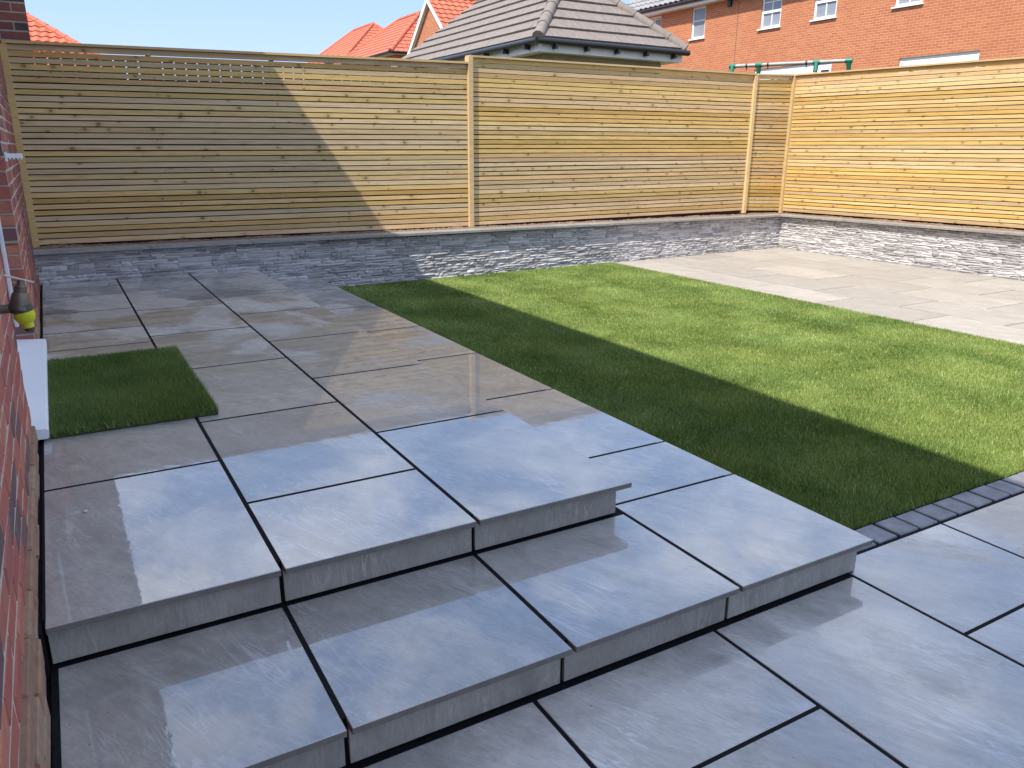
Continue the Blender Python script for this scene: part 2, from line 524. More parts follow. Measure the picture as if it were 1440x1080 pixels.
M['brass'] = plain('weathered_brass', (0.16, 0.13, 0.10), 0.45, 0.6, var=0.3)
M['greyplastic'] = plain('dark_grey_plastic', (0.055, 0.052, 0.048), 0.5, var=0.15)
M['lime'] = plain('lime_yellow_plastic', (0.60, 0.62, 0.02), 0.35, var=0.06)
M['rod'] = plain('pale_rod', (0.62, 0.55, 0.48), 0.4, var=0.08)
M['screw'] = plain('zinc_screw', (0.55, 0.53, 0.48), 0.4, 0.3, var=0.2)
M['earth'] = plain('far_ground_grass', (0.07, 0.09, 0.035), 0.95, var=0.3, scale=0.6)

def soil_mat():
    t = NT('dry_soil')
    geo = t.new('ShaderNodeNewGeometry')
    n = t.noise(geo.outputs['Position'], 28, 6, 0.7)
    t.base(t.ramp(n, [(0.3, (0.10, 0.062, 0.042)), (0.55, (0.21, 0.135, 0.095)), (0.75, (0.34, 0.25, 0.19))]))
    t.rough(0.95)
    t.lk(t.bump(n, 0.8, 0.01), t.b.inputs['Normal'])
    return t.m
M['soil'] = soil_mat()

def grass_mat(name):
    t = NT(name)
    a = t.new('ShaderNodeAttribute'); a.attribute_name = 'blade'
    t.base(a.outputs['Color'])
    t.rough(0.48)
    t.b.inputs['Specular IOR Level'].default_value = 0.35
    return t.m
M['grass'] = grass_mat('turf_blades')
M['thatch'] = plain('turf_backing', (0.045, 0.06, 0.02), 0.9, var=0.4, scale=60)

# ------------------------------------------------------------------ the setting
Z1, Z0 = -0.13, -0.26            # middle and lower paving levels (upper is 0)
WALL_A = np.array([-0.6, 5.70]); WALL_U = np.array([9.6, 0.6]); WALL_U /= np.linalg.norm(WALL_U)
WALL_N = np.array([-WALL_U[1], WALL_U[0]])          # away from the camera
WALL_ANG = math.atan2(WALL_U[1], WALL_U[0])
def wy(x): return 5.70 + (x + 0.6) * 0.0625

g = tag(box('ground', -300, 300, -300, 300, -0.75, -0.45, M['earth']), kind='structure')

def bed(name, boxes, mat):
    m = MB()
    for b in boxes: m.box(*b)
    o = m.build(name, mat)
    o["kind"] = 'structure'
    return o

_slabs = {}
def slab(name, x0, x1, y0, y1, ztop, mat, parent, j=0.006, th=0.02, bev=0.0018, jy=None):
    jy = j if jy is None else jy
    dx, dy = x1 - x0 - 2 * j, y1 - y0 - 2 * jy
    k = (round(dx, 4), round(dy, 4), mat.name)
    if k not in _slabs:
        me = box_me(dx, dy, th, bev).copy()
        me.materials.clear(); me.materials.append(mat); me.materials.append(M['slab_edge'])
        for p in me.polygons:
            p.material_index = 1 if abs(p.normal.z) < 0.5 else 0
        _slabs[k] = me
    return put(name, _slabs[k], None, parent, ((x0 + x1) / 2, (y0 + y1) / 2, ztop - th / 2))

# upper patio and its slabs
up = bed('upper_patio', [(-0.575, 1.172, 0.047, 5.9, -0.45, -0.0007)], M['joint'])
RY = 0.906
cols = [(-0.575, 0.0), (0.0, 0.606), (0.606, 1.215)]
offs = [[0.0, 0.906 - 0.02, 1.79, 2.70, 3.60, 4.08, 4.95, 5.88], None, None]
rows0 = [0.0, 0.905, 2.0, 3.05, 3.55, 4.24, 4.93, 5.40, 5.9]
rows1 = [0.0] + [0.479 + RY * k for k in range(6)] + [5.9]
rows2 = [0.0] + [0.907 + RY * k for k in range(5)] + [5.44, 5.9]
for (x0, x1), rows in zip(cols, (rows0, rows1, rows2)):
    for y0, y1 in zip(rows[:-1], rows[1:]):
        jx1 = 0.0 if x1 > 1 else 0.006
        m0 = y0 if y0 > 0 else -0.006
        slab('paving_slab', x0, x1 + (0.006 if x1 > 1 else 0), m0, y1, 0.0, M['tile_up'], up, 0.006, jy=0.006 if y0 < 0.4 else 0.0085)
for x0, x1 in [(-0.575, 0.0), (0.0, 0.606), (0.606, 1.18)]:
    box('riser_slab', x0 + 0.006, x1 - 0.006, 0.034, 0.046, Z1 + 0.008, -0.0205, M['riser'], up, 0.001)

# middle step that wraps round the upper patio
st = bed('patio_step', [(-0.575, 1.775, -0.497, 0.055, -0.45, Z1 - 0.0007),
                        (1.172, 1.775, 0.055, 6.0, -0.45, Z1 - 0.0007)], M['joint'])
for x0, x1 in [(-0.566, 0.0), (0.0, 0.606), (0.606, 1.208)]:
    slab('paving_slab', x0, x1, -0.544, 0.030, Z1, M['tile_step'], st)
rs = [-0.544, 0.100, 0.518, 1.436, 2.333, 3.24, 4.146, 5.052, 5.95]
for k, (y0, y1) in enumerate(zip(rs[:-1], rs[1:])):
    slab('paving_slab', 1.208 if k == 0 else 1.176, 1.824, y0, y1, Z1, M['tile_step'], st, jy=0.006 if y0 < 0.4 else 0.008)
for x0, x1 in [(-0.566, 0.0), (0.0, 0.590), (0.590, 1.185), (1.185, 1.782)]:
    box('riser_slab', x0 + 0.006, x1 - 0.006, -0.510, -0.498, Z0 + 0.010, Z1 - 0.0205, M['riser'], st, 0.001)
box('riser_slab', 1.776, 1.786, -0.508, 5.9, Z0 - 0.02, Z1 - 0.0205, M['riser'], st, 0.001)

# lower patio near the camera
lo = bed('lower_patio', [(-0.575, 1.775, -6.0, -0.499, -0.44, Z0 - 0.0016), (1.776, 9.2, -6.0, -0.425, -0.44, Z0 - 0.0016)], M['joint'])
xs = [-0.575, -0.14, 0.495, 1.128, 1.762, 2.40, 3.04, 3.68, 4.32, 4.96, 5.6]
for i, (x0, x1) in enumerate(zip(xs[:-1], xs[1:])):
    top = -0.518 if x1 < 1.77 else -0.428
    first = -0.905 if i % 2 == 0 else -1.36
    ys = [top]
    y = first
    while y > -4.2:
        ys.append(y); y -= RY
    for y1, y0 in zip(ys[:-1], ys[1:]):
        xa = x0
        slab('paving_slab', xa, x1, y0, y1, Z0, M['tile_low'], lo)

# dark setts along the front of the lawn
se = bed('sett_edging', [(1.79, 5.72, -0.422, -0.292, -0.44, Z0 - 0.008)], M['joint'])
x = 1.80
sm = [box_me(0.118, 0.112, 0.05, 0.004)]
while x < 5.6:
    w = 0.121 + random.uniform(-0.002, 0.003)
    o = put('sett', sm[0], M['setts'], se, (x + w / 2, -0.358 + random.uniform(-0.002, 0.002), Z0 - 0.0252 + random.uniform(-0.0015, 0.001)),
            (random.uniform(-.006, .006), random.uniform(-.006, .006), random.uniform(-.01, .01)), (w / 0.128, 1, 1))
    x += w + 0.003

# far patio in the sun
fp = bed('far_patio', [(5.735, 9.2, -0.42, 6.45, -0.44, Z0 - 0.0030)], M['farjoint'])
fx = [5.735, 6.345, 6.960, 7.62, 8.29, 9.05]
fo = [1.98, 1.49, 1.995, 1.485, 2.03]
for i, (x0, x1) in enumerate(zip(fx[:-1], fx[1:])):
    ys = [-0.41]; y = fo[i] - 0.968 * 3
    while y < 6.4:
        if y > -0.2: ys.append(y)
        y += 0.968
    ys.append(6.42)
    for y0, y1 in zip(ys[:-1], ys[1:]):
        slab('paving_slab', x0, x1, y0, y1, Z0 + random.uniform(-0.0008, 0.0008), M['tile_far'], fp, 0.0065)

# ------------------------------------------------------------------ lawn
def fbm(x, y, seed=0, octv=4, f0=1.0):
    r = np.random.default_rng(seed)
    out = np.zeros_like(x); a = 1.0; f = f0
    for k in range(octv):
        for q in range(4):
            th = r.uniform(0, 2 * math.pi); ph = r.uniform(0, 6.28)
            out += a * np.sin(f * (x * math.cos(th) + y * math.sin(th)) + ph + 1.7 * np.sin(0.6 * f * (y * math.cos(th) - x * math.sin(th)) + ph * 2)) / 4
        a *= 0.6; f *= 2.1
    return out

def blades(px, py, pz, length, width, seed, tint=1.0, pale=0.14):
    n = len(px)
    r = np.random.default_rng(seed)
    az = r.uniform(0, 2 * math.pi, n)
    fieldx = fbm(px, py, 3, 4, 5.0); fieldy = fbm(px, py, 5, 4, 5.0)
    lean = r.uniform(0.05, 0.8, n)
    dx = np.cos(az) * lean + fieldx * 0.32
    dy = np.sin(az) * lean + fieldy * 0.32
    L = length * r.uniform(0.55, 1.15, n)
    nz = np.sqrt(1 / (1 + dx * dx + dy * dy))
    wa = r.uniform(0, 2 * math.pi, n)
    wx, wyv = np.cos(wa) * width * 0.5, np.sin(wa) * width * 0.5
    V = np.zeros((n, 3, 3))
    V[:, 0] = np.stack([px - wx, py - wyv, pz], 1)
    V[:, 1] = np.stack([px + wx, py + wyv, pz], 1)
    V[:, 2] = np.stack([px + dx * L * nz, py + dy * L * nz, pz + L * nz], 1)
    me = bpy.data.meshes.new('blades')
    me.vertices.add(n * 3)
    me.vertices.foreach_set('co', V.reshape(-1).astype(np.float32))
    me.loops.add(n * 3)
    me.loops.foreach_set('vertex_index', np.arange(n * 3, dtype=np.int32))
    me.polygons.add(n)
    me.polygons.foreach_set('loop_start', (np.arange(n) * 3).astype(np.int32))
    me.update(calc_edges=True)
    kind = r.uniform(0, 1, n)
    patch = np.clip(0.5 + 0.42 * fbm(px, py, 11, 3, 6.0) + 0.15 * fbm(px, py, 12, 2, 1.2), 0, 1)
    c = np.zeros((n, 4)); c[:, 3] = 1
    A = np.array([0.062, 0.145, 0.030]); B = np.array([0.31, 0.40, 0.086]); Cc = np.array([0.52, 0.51, 0.20])
    t_ = (r.uniform(0, 1, n) * 0.55 + patch * 0.45)[:, None]
    c[:, :3] = A * (1 - t_) + B * t_
    dry = kind > 1 - pale * (0.6 + 0.8 * patch)
    c[dry, :3] = Cc * r.uniform(0.6, 1.1, dry.sum())[:, None]
    c[:, :3] *= tint
    at = me.color_attributes.new('blade', 'FLOAT_COLOR', 'POINT')
    at.data.foreach_set('color', np.repeat(c, 3, 0).reshape(-1).astype(np.float32))
    return me

lawn = bed('lawn', [(1.788, 5.733, -0.291, 6.25, -0.44, Z0 - 0.012)], M['thatch'])
N = 1150000
lx = rng.uniform(1.79, 5.735, N * 2); ly = rng.uniform(-0.295, 6.1, N * 2)
dist = np.hypot(lx - CAM[0], ly - CAM[1])
keep = rng.uniform(0, 1, N * 2) < np.clip(3.2 / dist, 0, 1) ** 1.15 * 0.98
keep &= ly < (5.70 + (lx + 0.6) * 0.0625)
lx, ly, dist = lx[keep], ly[keep], dist[keep]
gl = blades(lx, ly, np.full(len(lx), Z0 - 0.006), 0.028, 0.0021 + 0.00045 * dist, 21)
o = put('grass', gl, M['grass'], None)
tag(o, 'short green artificial turf of the lawn, half in shade', 'grass', kind='stuff')

# ------------------------------------------------------------------ grass mat at the door
mx0, mx1, my0, my1 = -0.541, 0.092, 1.455, 2.74
mat_root = empty('grass_mat', ((mx0 + mx1) / 2, (my0 + my1) / 2, 0.0))
tag(mat_root, 'small rectangle of dark green artificial grass lying before the white door sill', 'doormat')
box('backing', mx0, mx1, my0, my1, 0.001, 0.010, M['thatch'], mat_root, 0.003)
n = 95000
bx_ = rng.uniform(mx0, mx1, n); by_ = rng.uniform(my0, my1, n)
gm = blades(bx_, by_, np.full(n, 0.008), 0.034, 0.0026, 33, 0.8, 0.06)
mo = put('pile', gm, M['grass'], mat_root); mo["kind"] = 'stuff'

# ------------------------------------------------------------------ retaining walls of split stone
def stone_variant(seed):
    r = np.random.default_rng(seed)
    nx, nz = 4, 2
    vs = []; fs = []
    for j in range(nz + 1):
        for i in range(nx + 1):
            e = 0.25 if (i in (0, nx) or j in (0, nz)) else 0.0
            vs.append((i / nx - 0.5, -0.5 + r.uniform(0.0, 0.45) + e, j / nz - 0.5))
    for j in range(nz):
        for i in range(nx):
            a = j * (nx + 1) + i
            fs.append((a, a + 1, a + nx + 2, a + nx + 1))
    b = len(vs)
    vs += [(-.5, .9, -.5), (.5, .9, -.5), (.5, .9, .5), (-.5, .9, .5)]
    t0 = nz * (nx + 1)
    fs.append(tuple([b, b + 1] + list(range(nx, -1, -1))))                  # bottom
    fs.append(tuple(list(range(t0, t0 + nx + 1)) + [b + 2, b + 3]))          # top
    fs.append(tuple([b] + [j * (nx + 1) for j in range(nz + 1)] + [b + 3]))  # left
    fs.append(tuple([b + 1, b + 2] + [j * (nx + 1) + nx for j in range(nz, -1, -1)]))  # right
    return np.array(vs), fs
SV = [stone_variant(100 + k) for k in range(10)]
SM = []
for v, f in SV:
    me = mesh('stone', v, f); me.materials.append(M['stone']); SM.append(me)

def stone_wall(name, label, A, ang, length, zbot, ztop_fn, seed, max_parts=300):
    """face line starts at A, runs along angle ang; stones face the -n side"""
    r = random.Random(seed)
    U = np.array([math.cos(ang), math.sin(ang)]); Nn = np.array([-U[1], U[0]])
    root = empty(name, (A[0], A[1], zbot))
    tag(root, label, 'wall')
    # core behind the stones
    m = MB()
    p0 = A + Nn * 0.022; p1 = A + U * length + Nn * 0.022
    q0 = p0 + Nn * 0.17; q1 = p1 + Nn * 0.17
    z0_, z1_ = ztop_fn(0) - 0.032, ztop_fn(length) - 0.032
    m.add([(*p0, zbot - .15), (*p1, zbot - .15), (*q1, zbot - .15), (*q0, zbot - .15),
           (*p0, z0_), (*p1, z1_), (*q1, z1_), (*q0, z0_)], BOXF)
    m.build('core', M['joint'], root)
    stones = []
    z = zbot - 0.02
    zmax = max(ztop_fn(0), ztop_fn(length)) - 0.034
    while z < zmax - 0.012:
        h = r.choice([0.018, 0.022, 0.027, 0.033, 0.046])
        h = min(h, zmax - z)
        s = -r.uniform(0, 0.2)
        while s < length:
            L = r.choice([0.09, 0.12, 0.15, 0.19, 0.24, 0.3])
            a, b = max(s, 0), min(s + L, length)
            if b - a > 0.02:
                # now and then two thin strips instead of one
                parts = [(z, h)] if (h < 0.042 or r.random() < 0.55) else [(z, h / 2), (z + h / 2, h / 2)]
                for zz, hh in parts:
                    tp = min(zz + hh, ztop_fn((a + b) / 2) - 0.034)
                    if tp - zz > 0.008:
                        stones.append((a, b, zz, tp, r.uniform(-0.011, 0.003), r.randrange(len(SM))))
            s += L
        z += h
    def center(st_):
        a, b, z0, z1, d, k = st_
        c = A + U * (a + b) / 2 + Nn * (0.010 + d)
        return (c[0], c[1], (z0 + z1) / 2)
    def area(st_):
        c = center(st_); p = project(c)
        if p is None or not (-20 < p[0] < 1460): return 0
        if st_[3] < 0.0 and c[0] < 1.15: return 0
        if st_[3] < -0.12 and c[0] < 1.8: return 0
        return (st_[1] - st_[0]) * (st_[3] - st_[2]) / p[2] ** 2
    stones.sort(key=area, reverse=True)
    rot = (0, 0, ang)
    for s_ in stones[:max_parts]:
        a, b, z0, z1, d, k = s_
        put('stone', SM[k], None, root, center(s_), rot, (b - a - 0.0016, 0.032, z1 - z0 - 0.0016))
    rest = stones[max_parts:]
    if rest:
        m = MB()
        ca, sa = math.cos(ang), math.sin(ang)
        for s_ in rest:
            a, b, z0, z1, d, k = s_
            c = center(s_)
            v, f = SV[k]
            lx_ = v[:, 0] * (b - a - 0.0016); ly_ = v[:, 1] * 0.032; lz_ = v[:, 2] * (z1 - z0 - 0.0016)
            m.add(np.stack([c[0] + lx_ * ca - ly_ * sa, c[1] + lx_ * sa + ly_ * ca, c[2] + lz_], 1), f)
        o = m.build('stones', M['stone_mass'], root, fixn=False)
        o["kind"] = 'stuff'
    # coping slabs
    s = 0.0
    k = 0
    while s < length - 0.01:
        L = min(0.9, length - s)
        a = A + U * (s + 0.002) - Nn * 0.075; b = A + U * (s + L - 0.002) - Nn * 0.05
        za, zb = ztop_fn(s), ztop_fn(s + L)
        c = (a + b) / 2 + Nn * 0.11; zc = (za + zb) / 2 - 0.012
        L_ = L - 0.004
        me = mesh('coping', [(-L_/2, -.11, za - .024 - zc), (L_/2, -.11, zb - .024 - zc), (L_/2, .11, zb - .024 - zc), (-L_/2, .11, za - .024 - zc),
                             (-L_/2, -.11, za - zc), (L_/2, -.11, zb - zc), (L_/2, .11, zb - zc), (-L_/2, .11, za - zc)], BOXF)
        put('coping_slab', me, M['coping'], root, (c[0], c[1], zc), rot)
        s += L
    return root

def stone_mass_mat():
    """same stone for the joined small ones; shade varies from stone to stone by mesh island"""
    t = NT('split_face_stone_mass')
    geo = t.new('ShaderNodeNewGeometry')
    n = t.noise(geo.outputs['Position'], 9, 8, 0.65, 0.6)
    f = t.noise(geo.outputs['Position'], 45, 5, 0.7)
    c = t.ramp(n, [(0.25, (0.235, 0.225, 0.222)), (0.5, (0.49, 0.468, 0.458)), (0.75, (0.62, 0.60, 0.60))])
    c = t.mix(t.mapr(f, 0.4, 0.75, 0, 0.4), c, (0.22, 0.22, 0.24))
    hs = t.new('ShaderNodeHueSaturation'); t.lk(c, hs.inputs['Color'])
    t.lk(t.mapr(geo.outputs['Random Per Island'], 0, 1, 0.68, 1.3), hs.inputs['Value'])
    t.base(hs.outputs[0]); t.rough(0.72)
    t.lk(t.bump(t.mix(0.4, n, f), 0.6, 0.006), t.b.inputs['Normal'])
    return t.m
M['stone_mass'] = stone_mass_mat()

def ztop_back(s): return 0.278 - 0.0052 * s
def ztop_side(s): return 0.228 + 0.010 * s
LB = float(np.hypot(9.6, 0.6))
wall_back = stone_wall('retaining_wall', 'long low split-stone wall with grey coping below the back fence, running behind the lawn',
                       WALL_A, WALL_ANG, LB + 0.06, Z0, ztop_back, 3)
CX, CY = 9.0, 6.30
wall_side = stone_wall('retaining_wall', 'sunlit pale split-stone wall with coping below the side fence, right of the far patio',
                       np.array([CX, CY + 0.06]), -math.pi / 2, 7.5, Z0, ztop_side, 4)

# soil strip between coping and fence
def soil_strip(A, ang, length, zf, seed, label):
    U = np.array([math.cos(ang), math.sin(ang)]); Nn = np.array([-U[1], U[0]])
    nx = int(length / 0.02); ny = 12
    s = np.linspace(0, length, nx); d = np.linspace(0.17, 0.47, ny)
    S, D = np.meshgrid(s, d, indexing='ij')
    X = A[0] + U[0] * S + Nn[0] * D; Y = A[1] + U[1] * S + Nn[1] * D
    Zb = np.vectorize(zf)(S) - 0.008
    h = fbm(S * 1.0, D * 1.0, seed, 5, 9.0) * 0.007 + rng.normal(0, 0.0035, S.shape) + 0.012 * np.clip((D - 0.19) / 0.1, 0, 1)
    h *= np.clip(1.2 - np.abs(fbm(S, D * 0, seed + 1, 2, 1.1)) * 0.5, 0.4, 1.2)
    Z = Zb + h
    vs = np.stack([X, Y, Z], -1).reshape(-1, 3)
    fs = []
    for i in range(nx - 1):
        for j in range(ny - 1):
            a = i * ny + j
            fs.append((a, a + ny, a + ny + 1, a + 1))
    me = mesh('soil', vs, fs)
    o = put('soil', me, M['soil'], None)
    return tag(o, label, 'soil', kind='stuff')
soil_strip(WALL_A, WALL_ANG, LB + 0.35, ztop_back, 50, 'strip of dry brown soil between coping and back fence')
soil_strip(np.array([CX, CY + 0.2]), -math.pi / 2, 7.6, lambda s: ztop_side(s - 0.2), 60, 'strip of dry brown soil between coping and side fence')

# ------------------------------------------------------------------ fences
def fence_bay(label, A, ang, L, zb, zt, nslat, posts, seed, cap_end=False, joint_at=(), backing=True):
    """A = left end of the slat face; zb, zt = (left, right) bottom and top heights"""
    r = random.Random(seed)
    U = np.array([math.cos(ang), math.sin(ang)]); Nn = np.array([-U[1], U[0]])
    root = empty('slatted_fence', (A[0], A[1], min(zb)))
    tag(root, label, 'fence', 'slatted timber fence bays')
    rot = (0, 0, ang)
    def sheared(name, s0, s1, f0, f1, d0, d1, mat, sag=0.0):
        zl = lambda s, f: (zb[0] + (zb[1] - zb[0]) * s / L) * (1 - f) + (zt[0] + (zt[1] - zt[0]) * s / L) * f
        c = A + U * (s0 + s1) / 2 + Nn * (d0 + d1) / 2
        zc = zl((s0 + s1) / 2, (f0 + f1) / 2)
        h = (s1 - s0) / 2; t = (d1 - d0) / 2
        nseg = 6 if sag else 1
        vs = []; fs = []
        ph = r.uniform(0, 6.28)
        for i in range(nseg + 1):
            s = s0 + (s1 - s0) * i / nseg
            wob = sag * math.sin(ph + 2.4 * math.pi * i / nseg)
            za, zb_ = zl(s, f0) - zc + wob, zl(s, f1) - zc + wob
            x_ = s - (s0 + s1) / 2
            vs += [(x_, -t, za), (x_, t, za), (x_, t, zb_), (x_, -t, zb_)]
        for i in range(nseg):
            a = i * 4; b = a + 4
            fs += [(a, b, b + 3, a + 3), (a + 1, a + 2, b + 2, b + 1), (a, a + 1, b + 1, b), (a + 3, b + 3, b + 2, a + 2)]
        fs += [(0, 3, 2, 1), (nseg * 4, nseg * 4 + 1, nseg * 4 + 2, nseg * 4 + 3)]
        return put(name, mesh(name, vs, fs), mat, root, (c[0], c[1], zc), rot)
    ends = [0.0] + list(joint_at) + [L]
    for k in range(nslat):
        f0 = k / nslat; f1 = (k + 1) / nslat
        pitch = (zt[0] - zb[0]) / nslat
        gap = (0.0100 + r.uniform(-0.0025, 0.003)) / pitch / nslat
        if k >= nslat - 4: gap *= 0.6
        for e0, e1 in zip(ends[:-1], ends[1:]):
            dd = r.uniform(-0.0012, 0.0012)
            sheared('slat', e0 + 0.001, e1 - 0.001, f0 + gap / 2, f1 - gap / 2, dd, 0.018 + dd, M['slat'], sag=0.0011)
    # capping rail
    sheared('cap_rail', -0.01 if cap_end else 0.0, L, 1.001, 1.001 + 0.020 / (zt[0] - zb[0]), -0.03, 0.07, M['post'])
    # battens behind, and posts
    for s, w, d0, d1, ext in posts:
        sheared('post', s - w / 2, s + w / 2, -0.02, 1.0 + ext, d0, d1, M['post'])
    screws = []
    nb = max(2, int(L / 0.9))
    for i in range(nb + 1):
        s = min(max(0.03, L * i / nb), L - 0.03)
        sheared('batten', s - 0.02, s + 0.02, 0.0, 0.995, 0.0205, 0.045, M['shade_board'])
        screws.append(s)
    # screw heads, two to each slat at every batten
    m = MB()
    for s in screws:
        for k in range(nslat):
            for q in (0.3, 0.7):
                f = (k + q) / nslat
                zz = (zb[0] + (zb[1] - zb[0]) * s / L) * (1 - f) + (zt[0] + (zt[1] - zt[0]) * s / L) * f
                p = A + U * (s + r.uniform(-0.008, 0.008)) - Nn * 0.0015
                zz += r.uniform(-0.003, 0.003)
                vs = []
                for i in range(6):
                    t_ = i * math.pi / 3
                    w_ = p + U * math.cos(t_) * 0.0038
                    vs.append((w_[0], w_[1], zz + math.sin(t_) * 0.0038))
                m.add(vs, [(0, 1, 2, 3, 4, 5)])
    m.build('screw_heads', M['screw'], root, fixn=False)["kind"] = 'stuff'
    # old close-board fence standing right behind
    if backing:
        m = MB()
        s = 0.02
        Lb_ = L + (0.2 if L < 1 else 0.0)
        while s < Lb_ - 0.02:
            w = min(0.1, Lb_ - s)
            p = A + U * s + Nn * 0.055; q = A + U * (s + w - 0.016) + Nn * 0.055
            zt_ = zt[0] + (zt[1] - zt[0]) * s / L - 0.055 + r.uniform(-0.004, 0.004)
            zs = zt_ - 0.19
            q2 = A + U * (s + w) + Nn * 0.055
            m.add([(*p, 0.0), (*q2, 0.0), (*(q2 + Nn * .012), 0.0), (*(p + Nn * .012), 0.0),
                   (*p, zs), (*q2, zs), (*(q2 + Nn * .012), zs), (*(p + Nn * .012), zs)], BOXF)
            m.add([(*p, zs), (*q, zs), (*(q + Nn * .012), zs), (*(p + Nn * .012), zs),
                   (*p, zt_), (*q, zt_), (*(q + Nn * .012), zt_), (*(p + Nn * .012), zt_)], BOXF)
            s += 0.1
        o = m.build('backing_boards', M['shade_board'], root)
        o["kind"] = 'stuff'
    return root

FA = WALL_A + WALL_N * 0.30
def on_f(s): return FA + WALL_U * s
fence_bay('left bay of the back fence, partly in shade, next to the brick house wall', on_f(0.04), WALL_ANG, 4.38, (0.297, 0.268), (1.915, 2.022), 33,
          [(0.0, 0.062, -0.018, 0.05, 0.0)], 1)
fence_bay('middle bay of the back fence, sunlit, slightly taller than the bay on its left', on_f(4.42), WALL_ANG, 4.70, (0.268, 0.285), (2.092, 2.160), 36,
          [(0.0, 0.056, -0.034, 0.05, 0.004)], 2, cap_end=True)
fence_bay('narrow last bay of the back fence in the far corner', on_f(9.12), WALL_ANG, 0.84, (0.285, 0.250), (2.160, 2.196), 37,
          [(0.0, 0.056, -0.034, 0.05, -0.002)], 3)
RA = np.array([9.335, 6.61])
fence_bay('sunlit side fence running forward from the far corner above the pale stone wall', RA, -math.pi / 2, 7.4, (0.250, 0.325), (2.196, 2.085), 38,
          [(0.0, 0.075, -0.035, 0.05, 0.002), (7.36, 0.06, -0.02, 0.05, 0.0)], 4, joint_at=(3.7,))

# ------------------------------------------------------------------ own house on the left
WX = -0.597
house = empty('house', (-3.0, 2.0, -0.45))
tag(house, 'red brick house wall with a doorway close to the camera along the left edge', 'house')
DY0, DY1, DZ = 1.43, 3.18, 2.12
BM = [box_me(0.215, 0.1, 0.065, 0.004), box_me(0.215, 0.1, 0.065, 0.006), box_me(0.215, 0.1, 0.065, 0.003)]
BMd = {}
def brick_mesh(k, mat):
    key = (k, mat.name)
    if key not in BMd:
        me = BM[k].copy(); me.materials.clear(); me.materials.append(mat)
        bm = bmesh.new(); bm.from_mesh(me)
        rr = random.Random(k + 5)
        for v in bm.verts:
            v.co += Vector((rr.uniform(-.002, .002), rr.uniform(-.0015, .0015), rr.uniform(-.0015, .0015)))
        bm.to_mesh(me); bm.free()
        BMd[key] = me
    return BMd[key]

wallm = MB()
wallm.box(WX - 0.25, WX - 0.0025, -9.0, DY0 - 0.002, -0.45, 2.42)
wallm.box(WX - 0.25, WX - 0.0025, DY1 + 0.008, 6.25, -0.45, 2.42)
wallm.box(WX - 0.25, WX - 0.0025, DY0 - 0.002, DY1 + 0.008, DZ, 2.42)
wallm.box(WX - 0.25, WX - 0.0025, DY0 - 0.002, DY1 + 0.008, -0.45, 0.0)
w_o = wallm.build('wall', M['mortar'], house)
wu = MB(); wu.box(WX - 0.25, WX - 0.001, -9.0, 6.25, 2.421, 4.45)
wu.build('upper_wall', M['brickwork'], house)
bricks = []
z = -0.435; row = 0
while z < 2.40:
    y = -2.4 - (0.1125 if row % 2 else 0.0)
    while y < 6.2:
        a, b = y, y + 0.215
        if b > DY0 and a < DY1 and z > -0.01 and z + 0.065 < DZ + 0.03:
            if a < DY0 - 0.04: bricks.append((a, DY0, z, 'f'))
            if b > DY1 + 0.04: bricks.append((DY1, b, z, 'f'))
        else:
            bricks.append((a, b, z, 'f'))
        y += 0.225
    # reveal of the far door jamb
    if z > -0.01 and z + 0.065 < DZ + 0.03:
        bricks.append((0.0, 0.0, z, 'r%d' % (row % 2)))
    z += 0.075; row += 1
def b_center(bk):
    if bk[3] == 'f': return (WX - 0.05, (bk[0] + bk[1]) / 2, bk[2] + 0.0325)
    return (WX - 0.115, DY1 + 0.05, bk[2] + 0.0325)
def b_area(bk):
    c = b_center(bk); p = project((WX, c[1], c[2]))
    if bk[3] != 'f': return 1.0
    pa = project((WX, bk[0], bk[2])); pb = project((WX, bk[1], bk[2] + 0.065)); pc = project((WX, bk[1], bk[2])); 
    if not pa or not pb or not pc: return 0
    if pb[0] < -8 and pa[0] < -8: return 0
    if p[1] < -40 or p[1] > 1150: return 0
    ar = abs((pb[0] - pa[0]) * (pc[1] - pa[1]) - (pc[0] - pa[0]) * (pb[1] - pa[1]))
    return ar
bricks.sort(key=b_area, reverse=True)
rest = MB()
rb = random.Random(12)
for i, bk in enumerate(bricks):
    c = b_center(bk)
    jut = rb.uniform(-0.002, 0.0015)
    if bk[3] == 'f':
        Lb = bk[1] - bk[0]
        mat = M['brick_buff'] if bk[2] < 0.02 else M['brick']
        if bk[2] < 0.02 and not (c[1] > DY0 - 0.1 and c[1] < DY1 + 0.1):      # plinth courses stand a little proud
            jut += 0.019 if (bk[1] < 0.02 and bk[2] < -0.04) else 0.012
        if i < 300:
            put('brick', brick_mesh(rb.randrange(3), mat), None, w_o, (c[0] + jut, c[1], c[2]), (0, 0, math.pi / 2), (Lb / 0.215, 1, 1))
        else:
            rest.box(WX - 0.1, WX + jut, bk[0], bk[1], bk[2], bk[2] + 0.065)
    else:
        # two half-depth bricks showing their ends in the reveal
        for (xa, xb) in ([(WX - 0.105, WX - 0.004)] if bk[3] == 'r0' else [(WX - 0.215, WX - 0.004)]):
            put('brick', brick_mesh(rb.randrange(3), M['brick']), None, w_o, ((xa + xb) / 2, DY1 + 0.05 + jut, c[2]), (0, 0, 0), ((xb - xa) / 0.215, 1, 1))
